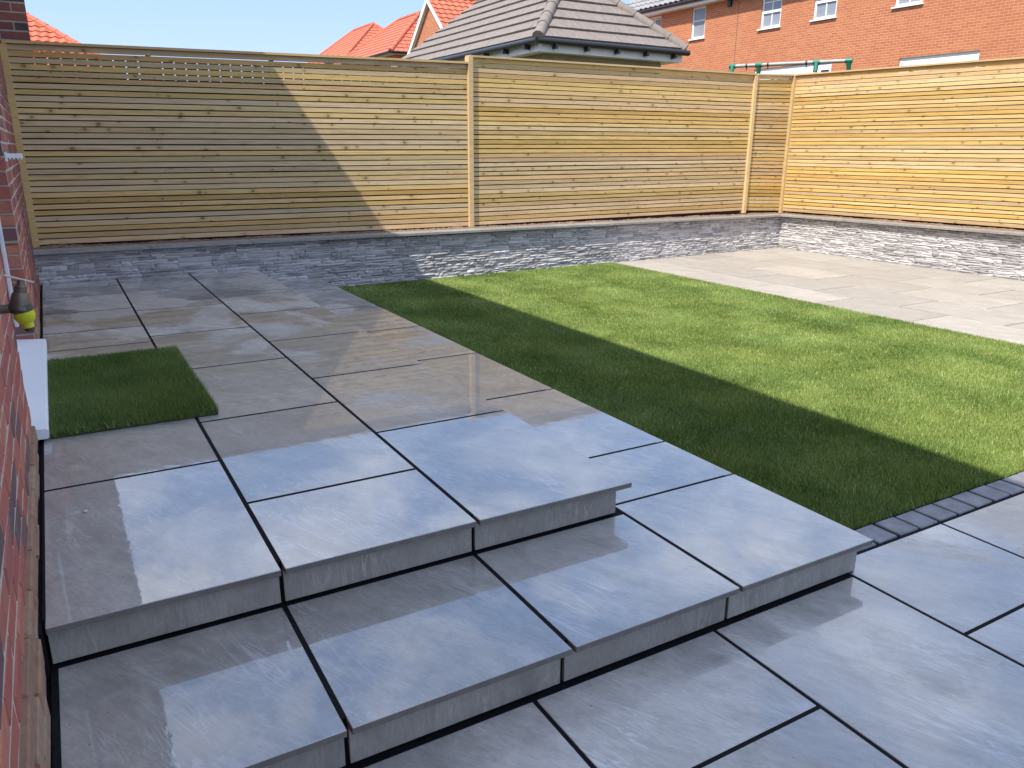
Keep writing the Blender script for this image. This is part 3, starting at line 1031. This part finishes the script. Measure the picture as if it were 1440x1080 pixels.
def brick_mass():
    t = NT('red_house_brick_mass')
    geo = t.new('ShaderNodeNewGeometry')
    n = t.noise(geo.outputs['Position'], 34, 6, 0.65)
    rp = t.ramp(geo.outputs['Random Per Island'], [(0.0, (0.36, 0.10, 0.065)), (0.5, (0.31, 0.09, 0.06)), (0.75, (0.14, 0.065, 0.06)), (1.0, (0.40, 0.14, 0.085))])
    t.base(t.mix(t.mapr(n, 0.3, 0.75, 0.0, 0.5), rp, (0.10, 0.055, 0.045)))
    t.rough(0.85)
    return t.m
M['brick_mass'] = brick_mass()
o = rest.build('bricks', M['brick_mass'], house); o["kind"] = 'stuff'

# roof whose eaves shade the patio
EX, EZ = -0.13, 4.36
rm = MB()
rm.prism([(EX - 0.06, -10, EZ), (EX - 0.06, -10, EZ + 0.06), (-5.0, -10, EZ + 3.4), (-10, -10, EZ), ], (0, 23.5, 0))
rm.build('roof', M['roof_red'], house)
sm_ = MB(); sm_.box(-0.62, EX - 0.07, -9.9, 13.4, EZ - 0.16, EZ - 0.005)
sm_.build('soffit', M['fascia'], house)
gm_ = MB(); gm_.tube((EX - 0.03, -10, EZ - 0.02), (EX - 0.03, 13.5, EZ - 0.02), 0.055, seg=10)
gm_.build('gutter', M['gutter'], house, smooth=True)

# door: sill, frame, leaf
door = empty('door', (-0.7 + 3.0, 2.3 - 2.0, 0.45)); door.parent = house
sl = MB()
sl.prism([(-0.80, DY0 + 0.004, 0.012), (-0.553, DY0 + 0.004, 0.012), (-0.546, DY0 + 0.004, 0.018), (-0.546, DY0 + 0.004, 0.046), (-0.553, DY0 + 0.004, 0.052), (-0.72, DY0 + 0.004, 0.066), (-0.80, DY0 + 0.004, 0.066)], (0, DY1 - DY0 - 0.008, 0))
o = sl.build('sill', M['upvc'], door)
fr = MB()
fr.box(-0.80, -0.73, DY0 + 0.004, DY0 + 0.07, 0.067, DZ - 0.004)
fr.box(-0.80, -0.73, DY1 - 0.07, DY1 - 0.004, 0.067, DZ - 0.004)
fr.box(-0.80, -0.73, DY0 + 0.071, DY1 - 0.071, DZ - 0.07, DZ - 0.004)
fr.build('frame', M['upvc'], door)
lf = MB(); lf.box(-0.79, -0.745, DY0 + 0.073, DY1 - 0.073, 0.072, DZ - 0.073)
lf.build('leaf', M['upvc'], door)
gl_ = MB(); gl_.box(-0.7445, -0.742, DY0 + 0.2, DY1 - 0.2, 0.3, DZ - 0.25)
gl_.build('pane', M['glass'], door)
tr = MB(); tr.box(WX + 0.003, WX + 0.016, DY0 - 0.03, DY0 - 0.002, 0.47, 2.1)
tr.build('jamb_trim', M['upvc'], door, bevel=0.002)

# dark gap strip along the wall foot
gp = MB()
gp.box(-0.596, -0.5765, 0.0, 5.75, -0.3, -0.012)
gp.box(-0.596, -0.5765, -0.53, -0.0005, -0.3, -0.142)
gp.box(-0.596, -0.5765, -5.0, -0.5305, -0.4, -0.272)
o = gp.build('drain_gap', M['joint']); o["kind"] = 'structure'

# white bracket on the far jamb
br_root = empty('wall_bracket', (WX + 0.03, DY1 + 0.06, 1.05))
tag(br_root, 'small white plastic bracket sticking out of the brick door jamb', 'bracket')
b1 = MB(); b1.box(WX - 0.0, WX + 0.012, DY1 + 0.02, DY1 + 0.09, 1.035, 1.085); b1.build('plate', M['upvc'], br_root, bevel=0.002)
b2 = MB(); b2.box(WX + 0.0125, WX + 0.085, DY1 + 0.035, DY1 + 0.075, 1.055, 1.078)
for k in range(4):
    b2.box(WX + 0.02 + k * 0.018, WX + 0.028 + k * 0.018, DY1 + 0.03, DY1 + 0.08, 1.047, 1.0545)
b2.build('arm', M['upvc'], br_root)

# outside tap with hose connector
ty, tx, tz = 0.22, -0.508, 0.735
tap = empty('outside_tap', (tx, ty, tz))
tag(tap, 'outside tap on the brick wall with a grey and lime yellow hose connector', 'tap')
m = MB(); m.lathe((WX + 0.001, ty, tz + 0.005), (1, 0, 0), [(0, 0.024), (0.006, 0.024), (0.009, 0.011), (0.07, 0.011)], 16)
m.build('pipe', M['brass'], tap, smooth=True)
m = MB(); m.lathe((tx + 0.004, ty, tz + 0.072), (-0.16, 0, -1), [(0, 0.007), (0.012, 0.009), (0.016, 0.013), (0.03, 0.014), (0.034, 0.018), (0.05, 0.021), (0.066, 0.026), (0.07, 0.0265)], 20)
m.build('body', M['brass'], tap, smooth=True)
m = MB(); m.tube((tx - 0.028, ty, tz + 0.085), (tx + 0.03, ty + 0.004, tz + 0.063), 0.0026, seg=8)
m.build('handle', M['rod'], tap, smooth=True)
m = MB(); m.lathe((tx - 0.006, ty, tz + 0.014), (0.14, 0, -1), [(0, 0.020), (0.002, 0.024), (0.016, 0.0255), (0.018, 0.023)], 24)
m.build('collar', M['greyplastic'], tap, smooth=True)
m = MB(); m.lathe((tx - 0.002, ty, tz - 0.004), (0.16, 0, -1), [(0, 0.0225), (0.012, 0.0235), (0.024, 0.019), (0.028, 0.013), (0.04, 0.0125)], 24)
m.build('hose_connector', M['lime'], tap, smooth=True)
m = MB(); m.lathe((tx + 0.005, ty, tz - 0.043), (0.16, 0, -1), [(0, 0.0115), (0.006, 0.0115), (0.010, 0.008)], 18)
m.build('nozzle', M['greyplastic'], tap, smooth=True)

# ------------------------------------------------------------------ neighbour house corner behind the fence
nh = empty('neighbour_house', (-3.0, 9.0, -0.45))
tag(nh, 'dark red brick house corner rising behind the left end of the fence', 'house')
NX, NY = -0.37, 6.50
m = MB(); m.box(-6.0, NX - 0.006, NY + 0.007, 14.0, -0.45, 4.19)
nw = m.build('wall', M['brickwork_x'], nh)
mm = MB(); mm.box(-1.3, NX - 0.0055, NY + 0.0065, NY + 0.0068, 1.5, 3.0)
z = 1.70; row = 0
mo_ = MB(); mo_.box(-1.2, NX - 0.004, NY + 0.004, NY + 0.0068, 1.6, 3.2); mo_.build('mortar_face', M['mortar'], nw)
while z < 2.95:
    xb = NX
    first = 0.215 if row % 2 == 0 else 0.1025
    Lx = first
    while xb > -1.1:
        put('brick', brick_mesh(rb.randrange(3), M['brick_dark']), None, nw, (xb - Lx / 2, NY + 0.05 + rb.uniform(-.001, .002), z + 0.0325), (0, 0, 0), (Lx / 0.215, 1, 1))
        xb -= Lx + 0.01
        Lx = 0.215
    z += 0.075; row += 1

# ------------------------------------------------------------------ roofs
def clip_poly(poly, planes):
    """poly: 2d points, planes: list of (nx, ny, c) keep nx*x+ny*y<=c"""
    for (a, b, c) in planes:
        out = []
        for i in range(len(poly)):
            p, q = poly[i], poly[(i + 1) % len(poly)]
            dp, dq = a * p[0] + b * p[1] - c, a * q[0] + b * q[1] - c
            if dp <= 0: out.append(p)
            if (dp < 0 < dq) or (dq < 0 < dp):
                t = dp / (dp - dq)
                out.append((p[0] + (q[0] - p[0]) * t, p[1] + (q[1] - p[1]) * t))
        poly = out
        if len(poly) < 3: return []
    return poly

def convex_planes(poly):
    """half planes of a ccw convex polygon"""
    pl = []
    for i in range(len(poly)):
        p, q = poly[i], poly[(i + 1) % len(poly)]
        ex, ey = q[0] - p[0], q[1] - p[1]
        a, b = ey, -ex
        pl.append((a, b, a * p[0] + b * p[1]))
    return pl

def flat_tile_face(parent, mat, O, U, V, poly, gauge, width, th, gap=0.006, jitter=0.004, seed=0, name='roof_tile'):
    """single flat tiles over a roof face; O origin, U along the eave, V up the slope; poly in (u, v), ccw"""
    O, U, V = Vector(O), Vector(U).normalized(), Vector(V).normalized()
    Nn = U.cross(V).normalized()
    if Nn.z < 0: Nn = -Nn
    pl = convex_planes(poly)
    umin = min(p[0] for p in poly); umax = max(p[0] for p in poly); vmax = max(p[1] for p in poly)
    r = random.Random(seed)
    k = 0; v = 0.0
    while v < vmax:
        u = umin - (width / 2 if k % 2 else 0)
        while u < umax:
            q = clip_poly([(u + gap / 2, v), (u + width - gap / 2, v), (u + width - gap / 2, v + gauge + 0.03), (u + gap / 2, v + gauge + 0.03)], pl)
            if len(q) >= 3:
                lift = r.uniform(0, jitter)
                def P(p, top):
                    t = (p[1] - v) / gauge
                    h = th * (1.9 - t * 1.35) + lift if top else th * (0.7 - t * 0.9) + lift * 0.5
                    return O + U * p[0] + V * p[1] + Nn * h
                bot = [P(p, False) for p in q]; tp = [P(p, True) for p in q]
                n = len(q)
                c = sum(tp, Vector()) / n
                me = mesh(name, [p - c for p in bot + tp], [tuple(range(n))[::-1], tuple(range(n, 2 * n))] + [(i, (i + 1) % n, n + (i + 1) % n, n + i) for i in range(n)])
                put(name, me, mat, parent, c)
            u += width
        v += gauge; k += 1

def pantile_face(name, parent, mat, O, U, V, poly, gauge=0.32, width=0.30, amp=0.02, step=0.03, seg=5):
    """joined wavy tile courses over a far roof face"""
    O, U, V = Vector(O), Vector(U).normalized(), Vector(V).normalized()
    Nn = U.cross(V).normalized()
    if Nn.z < 0: Nn = -Nn
    pl = convex_planes(poly)
    umin = min(p[0] for p in poly); umax = max(p[0] for p in poly); vmax = max(p[1] for p in poly); vmin = min(p[1] for p in poly)
    m = MB()
    v = vmin; du = width / seg
    while v < vmax:
        # u-range of the course inside the polygon
        lo_, hi_ = umin, umax
        q = clip_poly([(umin - 1, v), (umax + 1, v), (umax + 1, min(v + gauge, vmax)), (umin - 1, min(v + gauge, vmax))], pl)
        if len(q) >= 3:
            n0 = int(math.floor(min(p[0] for p in q) / du)); n1 = int(math.ceil(max(p[0] for p in q) / du))
            for i in range(n0, n1):
                cell = clip_poly([(i * du, v), ((i + 1) * du, v), ((i + 1) * du, v + gauge), (i * du, v + gauge)], pl)
                if len(cell) < 3: continue
                pts = []
                for p in cell:
                    ph = p[0] / width * 2 * math.pi
                    h = amp * (0.5 + 0.5 * math.sin(ph)) + step * (1 - (p[1] - v) / gauge)
                    pts.append(O + U * p[0] + V * p[1] + Nn * h)
                b = len(m.v)
                m.v += [tuple(p) for p in pts]; m.f.append(tuple(range(b, b + len(pts))))
                # riser at the course's lower edge
                low = [p for p in cell if abs(p[1] - v) < 1e-6]
                if len(low) == 2:
                    pa = [O + U * p[0] + V * p[1] + Nn * (amp * (0.5 + 0.5 * math.sin(p[0] / width * 2 * math.pi)) + s_) for p, s_ in ((low[0], step), (low[1], step), (low[1], -0.005), (low[0], -0.005))]
                    b = len(m.v); m.v += [tuple(p) for p in pa]; m.f.append((b, b + 1, b + 2, b + 3))
        v += gauge
    o = m.build(name, mat, parent, fixn=False)
    o["kind"] = 'stuff'
    return o

def ridge_line(m, a, b, r=0.10, seg=0.42):
    a, b = Vector(a), Vector(b); L = (b - a).length; n = max(1, int(L / seg)); d = (b - a) / n
    for i in range(n):
        m.tube(a + d * i, a + d * (i + 1.06), r * 1.06, r * 0.94, 8)

# ---- grey hipped garage
ga = empty('garage', (10.0, 14.5, -0.45))
tag(ga, 'buff brick garage with a grey tiled hip roof behind the middle of the back fence', 'garage')
gx0, gx1, gy0, gy1, gz = 8.10, 11.80, 11.81, 19.6, 3.20
m = MB(); m.box(gx0 + 0.30, gx1 - 0.42, gy0 + 0.27, gy0 + 0.50, -0.45, gz - 0.25); m.build('front_wall', M['buff_x'], ga)
m = MB(); m.box(gx0 + 0.30, gx0 + 0.50, gy0 + 0.505, gy1 - 0.3, -0.45, gz - 0.25)
m.box(gx1 - 0.62, gx1 - 0.42, gy0 + 0.505, gy1 - 0.3, -0.45, gz - 0.25); m.build('side_wall', M['buff_y'], ga)
m = MB(); m.box(gx0 + 0.04, gx1 - 0.04, gy0 + 0.04, gy1 - 0.04, gz - 0.245, gz - 0.012); m.build('fascia', M['fascia'], ga)
run = (gx1 - gx0) / 2; rise = run * 0.88
roof = MB()
A0, B0, C0, D0 = (gx0, gy0, gz - 0.01), (gx1, gy0, gz - 0.01), (gx1, gy1, gz - 0.01), (gx0, gy1, gz - 0.01)
R0, R1 = (gx0 + run, gy0 + run, gz - 0.01 + rise), (gx0 + run, gy1 - run, gz - 0.01 + rise)
roof.add([A0, B0, C0, D0, R0, R1], [(0, 1, 4), (1, 2, 5, 4), (2, 3, 5), (3, 0, 4, 5), (3, 2, 1, 0)])
ro = roof.build('roof', M['gutter'], ga)
sl_len = math.hypot(run, rise)
flat_tile_face(ro, M['roof_grey'], A0, (1, 0, 0), (0, run, rise), [(0, 0), (2 * run, 0), (run, sl_len)], 0.335, 0.33, 0.030, seed=1)
flat_tile_face(ro, M['roof_grey'], D0, (0, -1, 0), (run, 0, rise), [(0, 0), (gy1 - gy0, 0), (gy1 - gy0 - run, sl_len), (run, sl_len)], 0.335, 0.33, 0.030, seed=2)
def hip_tiles(a, b, parent, mat, r=0.115, seg=0.42):
    a, b = Vector(a), Vector(b); L = (b - a).length; n = max(1, round(L / seg)); d = (b - a) / n
    for i in range(n):
        mm_ = MB(); mm_.tube(a + d * i, a + d * (i + 1.05), r * 1.08, r * 0.94, 10)
        mm_.build('hip_tile', mat, parent, smooth=True)
up_ = Vector((0, 0, 0.015))
hip_tiles(Vector(A0) + up_, Vector(R0) + up_, ro, M['roof_grey'])
hip_tiles(Vector(B0) + up_, Vector(R0) + up_, ro, M['roof_grey'])
m = MB(); ridge_line(m, Vector(R0) + up_, Vector(R1) + up_); m.build('ridge', M['roof_grey'], ro)
m = MB()
m.tube((gx0 - 0.06, gy0 - 0.05, gz - 0.06), (gx1 + 0.06, gy0 - 0.05, gz - 0.06), 0.06, seg=12)
m.tube((gx0 - 0.05, gy0 - 0.06, gz - 0.06), (gx0 - 0.05, gy1, gz - 0.06), 0.06, seg=12)
m.build('gutter', M['gutter'], ga, smooth=True)
for k in range(5):
    m = MB(); xx = gx0 + 0.35 + k * 0.75; m.box(xx, xx + 0.05, gy0 - 0.10, gy0 + 0.038, gz - 0.19, gz - 0.105); m.build('gutter_bracket', M['gutter'], ga)
for k in range(7):
    m = MB(); yy = gy0 + 0.35 + k * 0.85; m.box(gx0 - 0.10, gx0 + 0.038, yy, yy + 0.05, gz - 0.19, gz - 0.105); m.build('gutter_bracket', M['gutter'], ga)

# ---- orange brick house on the right
oh = empty('brick_house', (26.0, 12.0, -0.45))
tag(oh, 'large orange brick house with white windows and grey roof behind the right-hand fence', 'house')
HX = 22.0; HY0, HY1, HZ = -4.0, 26.9, 6.62
win = [  # y0, y1, z0, z1, kind   (as seen: larger y is further left)
    (22.30, 23.05, 5.30, 6.42, 'narrow'), (18.62, 19.52, 5.26, 6.42, 'sash'), (16.36, 17.26, 5.27, 6.42, 'sash'),
    (13.42, 14.30, 5.26, 6.42, 'sash'), (24.85, 25.80, 5.45, 6.40, 'sash'),
    (11.5, 13.9, 1.7, 3.82, 'door'), (16.3, 19.6, 1.7, 3.95, 'door')]
# wall built round its openings: vertical strips
cuts = sorted(set([HY0, HY1] + [w_[0] for w_ in win] + [w_[1] for w_ in win]))
m = MB()
for a, b in zip(cuts[:-1], cuts[1:]):
    ops = sorted([(w_[2], w_[3]) for w_ in win if w_[0] <= a + 1e-6 and w_[1] >= b - 1e-6])
    z = -0.45
    for z0, z1 in ops:
        m.box(HX, HX + 0.3, a, b, z, z0); z = z1
    m.box(HX, HX + 0.3, a, b, z, HZ)
m.build('wall', M['orange_y'], oh, fixn=False)
m = MB(); m.box(HX + 0.005, HX + 9.0, HY1 - 0.3, HY1 - 0.002, -0.45, HZ); m.build('end_wall', M['orange_x'], oh)
for (y0, y1, z0, z1, kd) in win:
    wroot = MB()
    fr_w = 0.07
    xf = HX + 0.05
    wroot.box(xf, xf + 0.07, y0, y0 + fr_w, z0, z1); wroot.box(xf, xf + 0.07, y1 - fr_w, y1, z0, z1)
    wroot.box(xf, xf + 0.07, y0 + fr_w, y1 - fr_w, z1 - fr_w, z1); wroot.box(xf, xf + 0.07, y0 + fr_w, y1 - fr_w, z0, z0 + fr_w)
    if kd == 'sash':
        zm = z0 + 0.52
        wroot.box(xf - 0.01, xf + 0.06, y0 + fr_w, y1 - fr_w, zm - 0.04, zm + 0.04)
    o = wroot.build('window' if kd != 'door' else 'patio_door', M['upvc'], oh)
    yi0, yi1, zi0, zi1 = y0 + fr_w, y1 - fr_w, z0 + fr_w, z1 - fr_w
    if kd == 'door':
        m = MB(); m.box(xf + 0.008, xf + 0.06, yi0, yi1, zi1 - 0.33, zi1 - 0.002); m.build('head_panel', M['upvc'], o)
        for yy in (y0 + 0.12, y1 - 0.42):
            m = MB(); m.box(xf - 0.012, xf - 0.001, yy, yy + 0.3, z1 - 0.30, z1 - 0.24); m.build('trickle_vent', M['gutter'], o)
        m = MB(); m.box(xf + 0.02, xf + 0.03, yi0, yi1, zi0, zi1 - 0.335); m.build('pane', M['glass'], o)
    else:
        m = MB(); m.box(xf + 0.035, xf + 0.045, yi0, yi1, zi0, zi1); m.build('pane', M['glass'], o)
        m = MB()
        ymid = (y0 + y1) / 2
        if kd == 'sash':
            m.box(xf + 0.015, xf + 0.034, ymid - 0.018, ymid + 0.018, zi0, zm - 0.041)
            m.box(xf + 0.015, xf + 0.034, ymid - 0.018, ymid + 0.018, zm + 0.041, zi1)
            m.box(xf + 0.015, xf + 0.034, yi0, ymid - 0.0185, zm + 0.30, zm + 0.33)
            m.box(xf + 0.015, xf + 0.034, ymid + 0.0185, yi1, zm + 0.30, zm + 0.33)
        else:
            m.box(xf + 0.015, xf + 0.034, yi0, yi1, z0 + 0.62, z0 + 0.655)
        m.build('glazing_bar', M['upvc'], o)
        m = MB(); m.box(HX - 0.07, HX + 0.045, y0 - 0.06, y1 + 0.06, z0 - 0.045, z0 - 0.002); m.build('sill', M['upvc'], o)
m = MB(); m.box(HX - 0.34, HX - 0.31, HY0, HY1 + 0.25, HZ - 0.19, HZ + 0.03)
m.box(HX - 0.309, HX - 0.003, HY0, HY1 + 0.25, HZ - 0.19, HZ - 0.17); m.build('fascia', M['fascia'], oh)
m = MB(); m.tube((HX - 0.40, HY0, HZ - 0.03), (HX - 0.40, HY1 + 0.3, HZ - 0.03), 0.065, seg=10); m.build('gutter', M['gutter'], oh, smooth=True)
m = MB(); m.box(HX - 0.004, HX - 0.001, 20.60, 20.62, -0.4, HZ - 0.2); m.build('expansion_joint', M['brick_dark'], oh)
m = MB(); m.box(HX - 0.09, HX - 0.001, 20.95, 21.12, 6.20, 6.42); m.build('wall_box', M['gutter'], oh)
rise_h = 4.6; run_h = 5.4
rf = MB()
rf.add([(HX - 0.38, HY0, HZ + 0.02), (HX - 0.38, HY1 + 0.28, HZ + 0.02), (HX - 0.38 + run_h, HY1 + 0.28, HZ + rise_h), (HX - 0.38 + run_h, HY0, HZ + rise_h),
        (HX + run_h * 2, HY1 + 0.28, HZ), (HX + run_h * 2, HY0, HZ)], [(0, 3, 2, 1), (3, 5, 4, 2), (0, 1, 4, 5), (1, 2, 4), (0, 5, 3)])
rfo = rf.build('roof', M['roof_slate'], oh)
pantile_face('tiles', rfo, M['roof_slate'], (HX - 0.42, HY1 + 0.30, HZ + 0.03), (0, -1, 0), (run_h, 0, rise_h), [(0, 0), (9.5, 0), (9.5, 3.2), (0, 3.2)], 0.33, 0.30, 0.05, 0.035)

# ---- red roofed houses far behind
def hipped_house(label, corner, w, depth, rise, wall_bot=-0.45):
    cx, cy, cz = corner
    root = empty('red_roof_house', (cx + w, cy + depth / 2, wall_bot))
    tag(root, label, 'house', 'red roofed houses in the distance')
    m = MB(); m.box(cx + 0.35, cx + 2 * w - 0.35, cy + 0.35, cy + depth - 0.35, wall_bot, cz - 0.14); m.build('wall', M['orange_y'], root)
    m = MB(); m.box(cx + 0.06, cx + 2 * w - 0.06, cy + 0.06, cy + depth - 0.06, cz - 0.135, cz - 0.03); m.build('fascia', M['fascia'], root)
    r_ = MB()
    a, b, c, d = (cx, cy, cz - .02), (cx + 2 * w, cy, cz - .02), (cx + 2 * w, cy + depth, cz - .02), (cx, cy + depth, cz - .02)
    e, f = (cx + w, cy + w, cz + rise - .02), (cx + w, cy + depth - w, cz + rise - .02)
    r_.add([a, b, c, d, e, f], [(0, 1, 4), (1, 2, 5, 4), (2, 3, 5), (3, 0, 4, 5), (3, 2, 1, 0)])
    ro_ = r_.build('roof', M['roof_red'], root)
    sl = math.hypot(w, rise)
    pantile_face('front_tiles', ro_, M['roof_red'], a, (1, 0, 0), (0, w, rise), [(0, 0), (2 * w, 0), (w, sl)])
    pantile_face('side_tiles', ro_, M['roof_red'], d, (0, -1, 0), (w, 0, rise), [(0, 0), (depth, 0), (depth - w, sl), (w, sl)])
    m = MB()
    for p, q in ((a, e), (b, e), (e, f), (d, f)): ridge_line(m, Vector(p) + up_, Vector(q) + up_, 0.11)
    m.build('ridge', M['roof_red'], ro_)
    m = MB(); m.tube((cx - 0.05, cy, cz - 0.05), (cx - 0.05, cy + depth, cz - 0.05), 0.06, seg=8)
    m.tube((cx, cy - 0.05, cz - 0.05), (cx + 2 * w, cy - 0.05, cz - 0.05), 0.06, seg=8); m.build('gutter', M['gutter'], root)
    return root
hipped_house('red tiled hip roof just left of the white edged gable', (14.732, 36.0, 5.685), 2.8, 8.5, 2.25)
def unproj_y(px, py, Y):
    d = np.array([(px - 720) / FPX, (py - 540) / FPX, 1.0]) @ RM
    return CAM + d * (Y - CAM[1]) / d[1]
ca = unproj_y(484, 81, 47.0)
hipped_house('furthest and lowest red tiled hip roof in the distance', tuple(ca), 3.1, 10.0, 2.5)

# gable house with white barge boards
gh = empty('gable_house', (18.0, 29.7, -0.45))
tag(gh, 'orange brick gable with white barge boards and red tiled roof left of the garage', 'house')
GX = 14.0; y0, y1, ze, yr, zr = 27.40, 31.93, 4.95, 29.70, 7.06
m = MB(); m.prism([(GX, y0 + 0.15, -0.45), (GX, y1 - 0.15, -0.45), (GX, y1 - 0.15, ze), (GX, yr, zr - 0.14), (GX, y0 + 0.15, ze)], (9, 0, 0)); m.build('wall', M['orange_y'], gh)
def barge(ya, za, yb, zb):
    m = MB(); m.add([(GX - 0.16, ya, za - 0.24), (GX - 0.12, ya, za - 0.24), (GX - 0.12, yb, zb - 0.24), (GX - 0.16, yb, zb - 0.24),
                     (GX - 0.16, ya, za), (GX - 0.12, ya, za), (GX - 0.12, yb, zb), (GX - 0.16, yb, zb)], BOXF)
    m.build('barge_board', M['fascia'], gh)
    m = MB(); m.add([(GX - 0.119, ya, za - 0.2), (GX - 0.001, ya, za - 0.2), (GX - 0.001, yb, zb - 0.2), (GX - 0.119, yb, zb - 0.2),
                     (GX - 0.119, ya, za - 0.17), (GX - 0.001, ya, za - 0.17), (GX - 0.001, yb, zb - 0.17), (GX - 0.119, yb, zb - 0.17)], BOXF)
    m.build('soffit', M['fascia'], gh)
barge(y1 + 0.1, ze - 0.03, yr + 0.001, zr); barge(y0 - 0.1, ze - 0.03, yr - 0.001, zr)
rgm = MB()
rgm.add([(GX - 0.16, y0 - 0.15, ze - 0.02), (GX + 9, y0 - 0.15, ze - 0.02), (GX + 9, yr, zr), (GX - 0.16, yr, zr), (GX - 0.16, y1 + 0.15, ze - 0.02), (GX + 9, y1 + 0.15, ze - 0.02)],
        [(0, 1, 2, 3), (3, 2, 5, 4)])
rgo = rgm.build('roof', M['roof_red'], gh)
hy = yr - (y0 - 0.15); hz_ = zr - (ze - 0.02)
pantile_face('front_tiles', rgo, M['roof_red'], (GX - 0.18, y0 - 0.15, ze - 0.02), (1, 0, 0), (0, hy, hz_), [(0, 0), (9.3, 0), (9.3, math.hypot(hy, hz_)), (0, math.hypot(hy, hz_))], 0.30, 0.30, 0.04, 0.035)
m = MB(); ridge_line(m, (GX - 0.18, yr, zr + 0.03), (GX + 9, yr, zr + 0.03), 0.10); m.build('ridge', M['roof_red'], rgo)

# red roof peeping over the fence at the left
la = unproj_y(36, 14, 34.0); lb = unproj_y(101, 57, 34.0)
lr = empty('red_roof_house', (float(la[0]) - 3, 36.0, -0.45))
tag(lr, 'red tiled roof slope beside the brick corner at the far left', 'house', 'red roofed houses in the distance')
sl_x = (lb[0] - la[0]); sl_z = (la[2] - lb[2]); k_ = sl_z / sl_x
# eave lower and further right, hidden by the fence; apex hidden by the brick corner
ex_, ez_ = lb[0] + 1.6, lb[2] - 1.6 * k_
wid = 7.0; ap = (ex_ - wid / 2, ez_ + wid / 2 * k_)
pitch = 0.8
rl = MB()
dep = (ap[1] - ez_) / pitch
a, b, e = (ex_ - wid, 33.0, ez_), (ex_, 33.0, ez_), (ap[0], 33.0 + dep, ap[1])
f2, g2 = (ex_, 45.0, ez_), (ap[0], 45.0, ap[1])
h2_ = (ex_ - wid, 45.0, ez_)
rl.add([a, b, e, f2, g2, h2_], [(0, 1, 2), (1, 3, 4, 2), (0, 2, 4, 5)])
rlo = rl.build('roof', M['roof_red'], lr)
pantile_face('front_tiles', rlo, M['roof_red'], a, (1, 0, 0), (0, dep, ap[1] - ez_), [(0, 0), (wid, 0), (wid / 2, math.hypot(dep, ap[1] - ez_))], 0.32, 0.30, 0.05, 0.04)
m = MB(); ridge_line(m, Vector(b) + up_, Vector(e) + up_, 0.12); m.build('ridge', M['roof_red'], rlo)
m = MB(); m.box(ex_ - wid + 0.4, ex_ - 0.4, 33.4, 44.6, -0.45, ez_ - 0.02); m.build('wall', M['orange_x'], lr)

# ------------------------------------------------------------------ swing frame behind the corner
sw = empty('swing_frame', (11.0, 8.0, -0.45))
tag(sw, 'garden swing frame of grey tube with green plastic joints behind the fence corner', 'swing frame')
P1, P2, P3, P4 = (Vector((10.368, 8.928, 2.57)), Vector((10.62, 8.55, 2.57)), Vector((11.06, 7.732, 2.57)), Vector((11.30, 7.171, 2.57)))
dirn = (P4 - P1).normalized(); P2 = P1 + dirn * 0.46; P3 = P1 + dirn * 1.42; P4 = P1 + dirn * 1.93
m = MB(); m.tube(P1, P4 + dirn * 0.05, 0.031, seg=12); m.build('top_bar', M['steel'], sw, smooth=True)
side = Vector((dirn.y, -dirn.x, 0))
for p, sg in ((P1, 1), (P2, -1), (P3, 1), (P4, -1)):
    foot = Vector((p.x, p.y, -0.45)) + side * 0.9 * sg + dirn * (0.1 if p in (P3, P4) else -0.1)
    d = (foot - p).normalized()
    m = MB(); m.tube(p - dirn * 0.055, p + dirn * 0.055, 0.042, seg=14); m.tube(p, p + d * 0.16, 0.042, 0.036, seg=14)
    m.build('joint', M['green_plastic'], sw, smooth=True)
    m = MB(); m.tube(p + d * 0.03, foot, 0.022, seg=10); m.build('leg', M['steel'], sw, smooth=True)
for t_ in (0.25, 0.62, 1.26):
    p = P1 + dirn * t_
    m = MB(); m.tube(p - dirn * 0.015, p + dirn * 0.015, 0.033, seg=12); m.tube(p, p - Vector((0, 0, 0.075)), 0.009, seg=8)
    m.build('hanger', M['gutter'], sw, smooth=True)

# ------------------------------------------------------------------ bits lying on the paving
def pebble(loc, r, label, mat, seed):
    rr = random.Random(seed)
    bm = bmesh.new(); bmesh.ops.create_icosphere(bm, subdivisions=2, radius=1.0)
    for v in bm.verts:
        v.co *= rr.uniform(0.85, 1.1)
        v.co = Vector((v.co.x * r * 1.2, v.co.y * r, v.co.z * r * 0.6))
    me = bpy.data.meshes.new('pebble'); bm.to_mesh(me); bm.free()
    o = put('pebble', me, mat, None, (loc[0], loc[1], loc[2] + r * 0.5))
    return tag(o, label, 'pebble')
pebble((-0.455, 0.66, 0.0), 0.007, 'tiny pale pebble on the wet slab nearest the brick wall', M['rod'], 4)
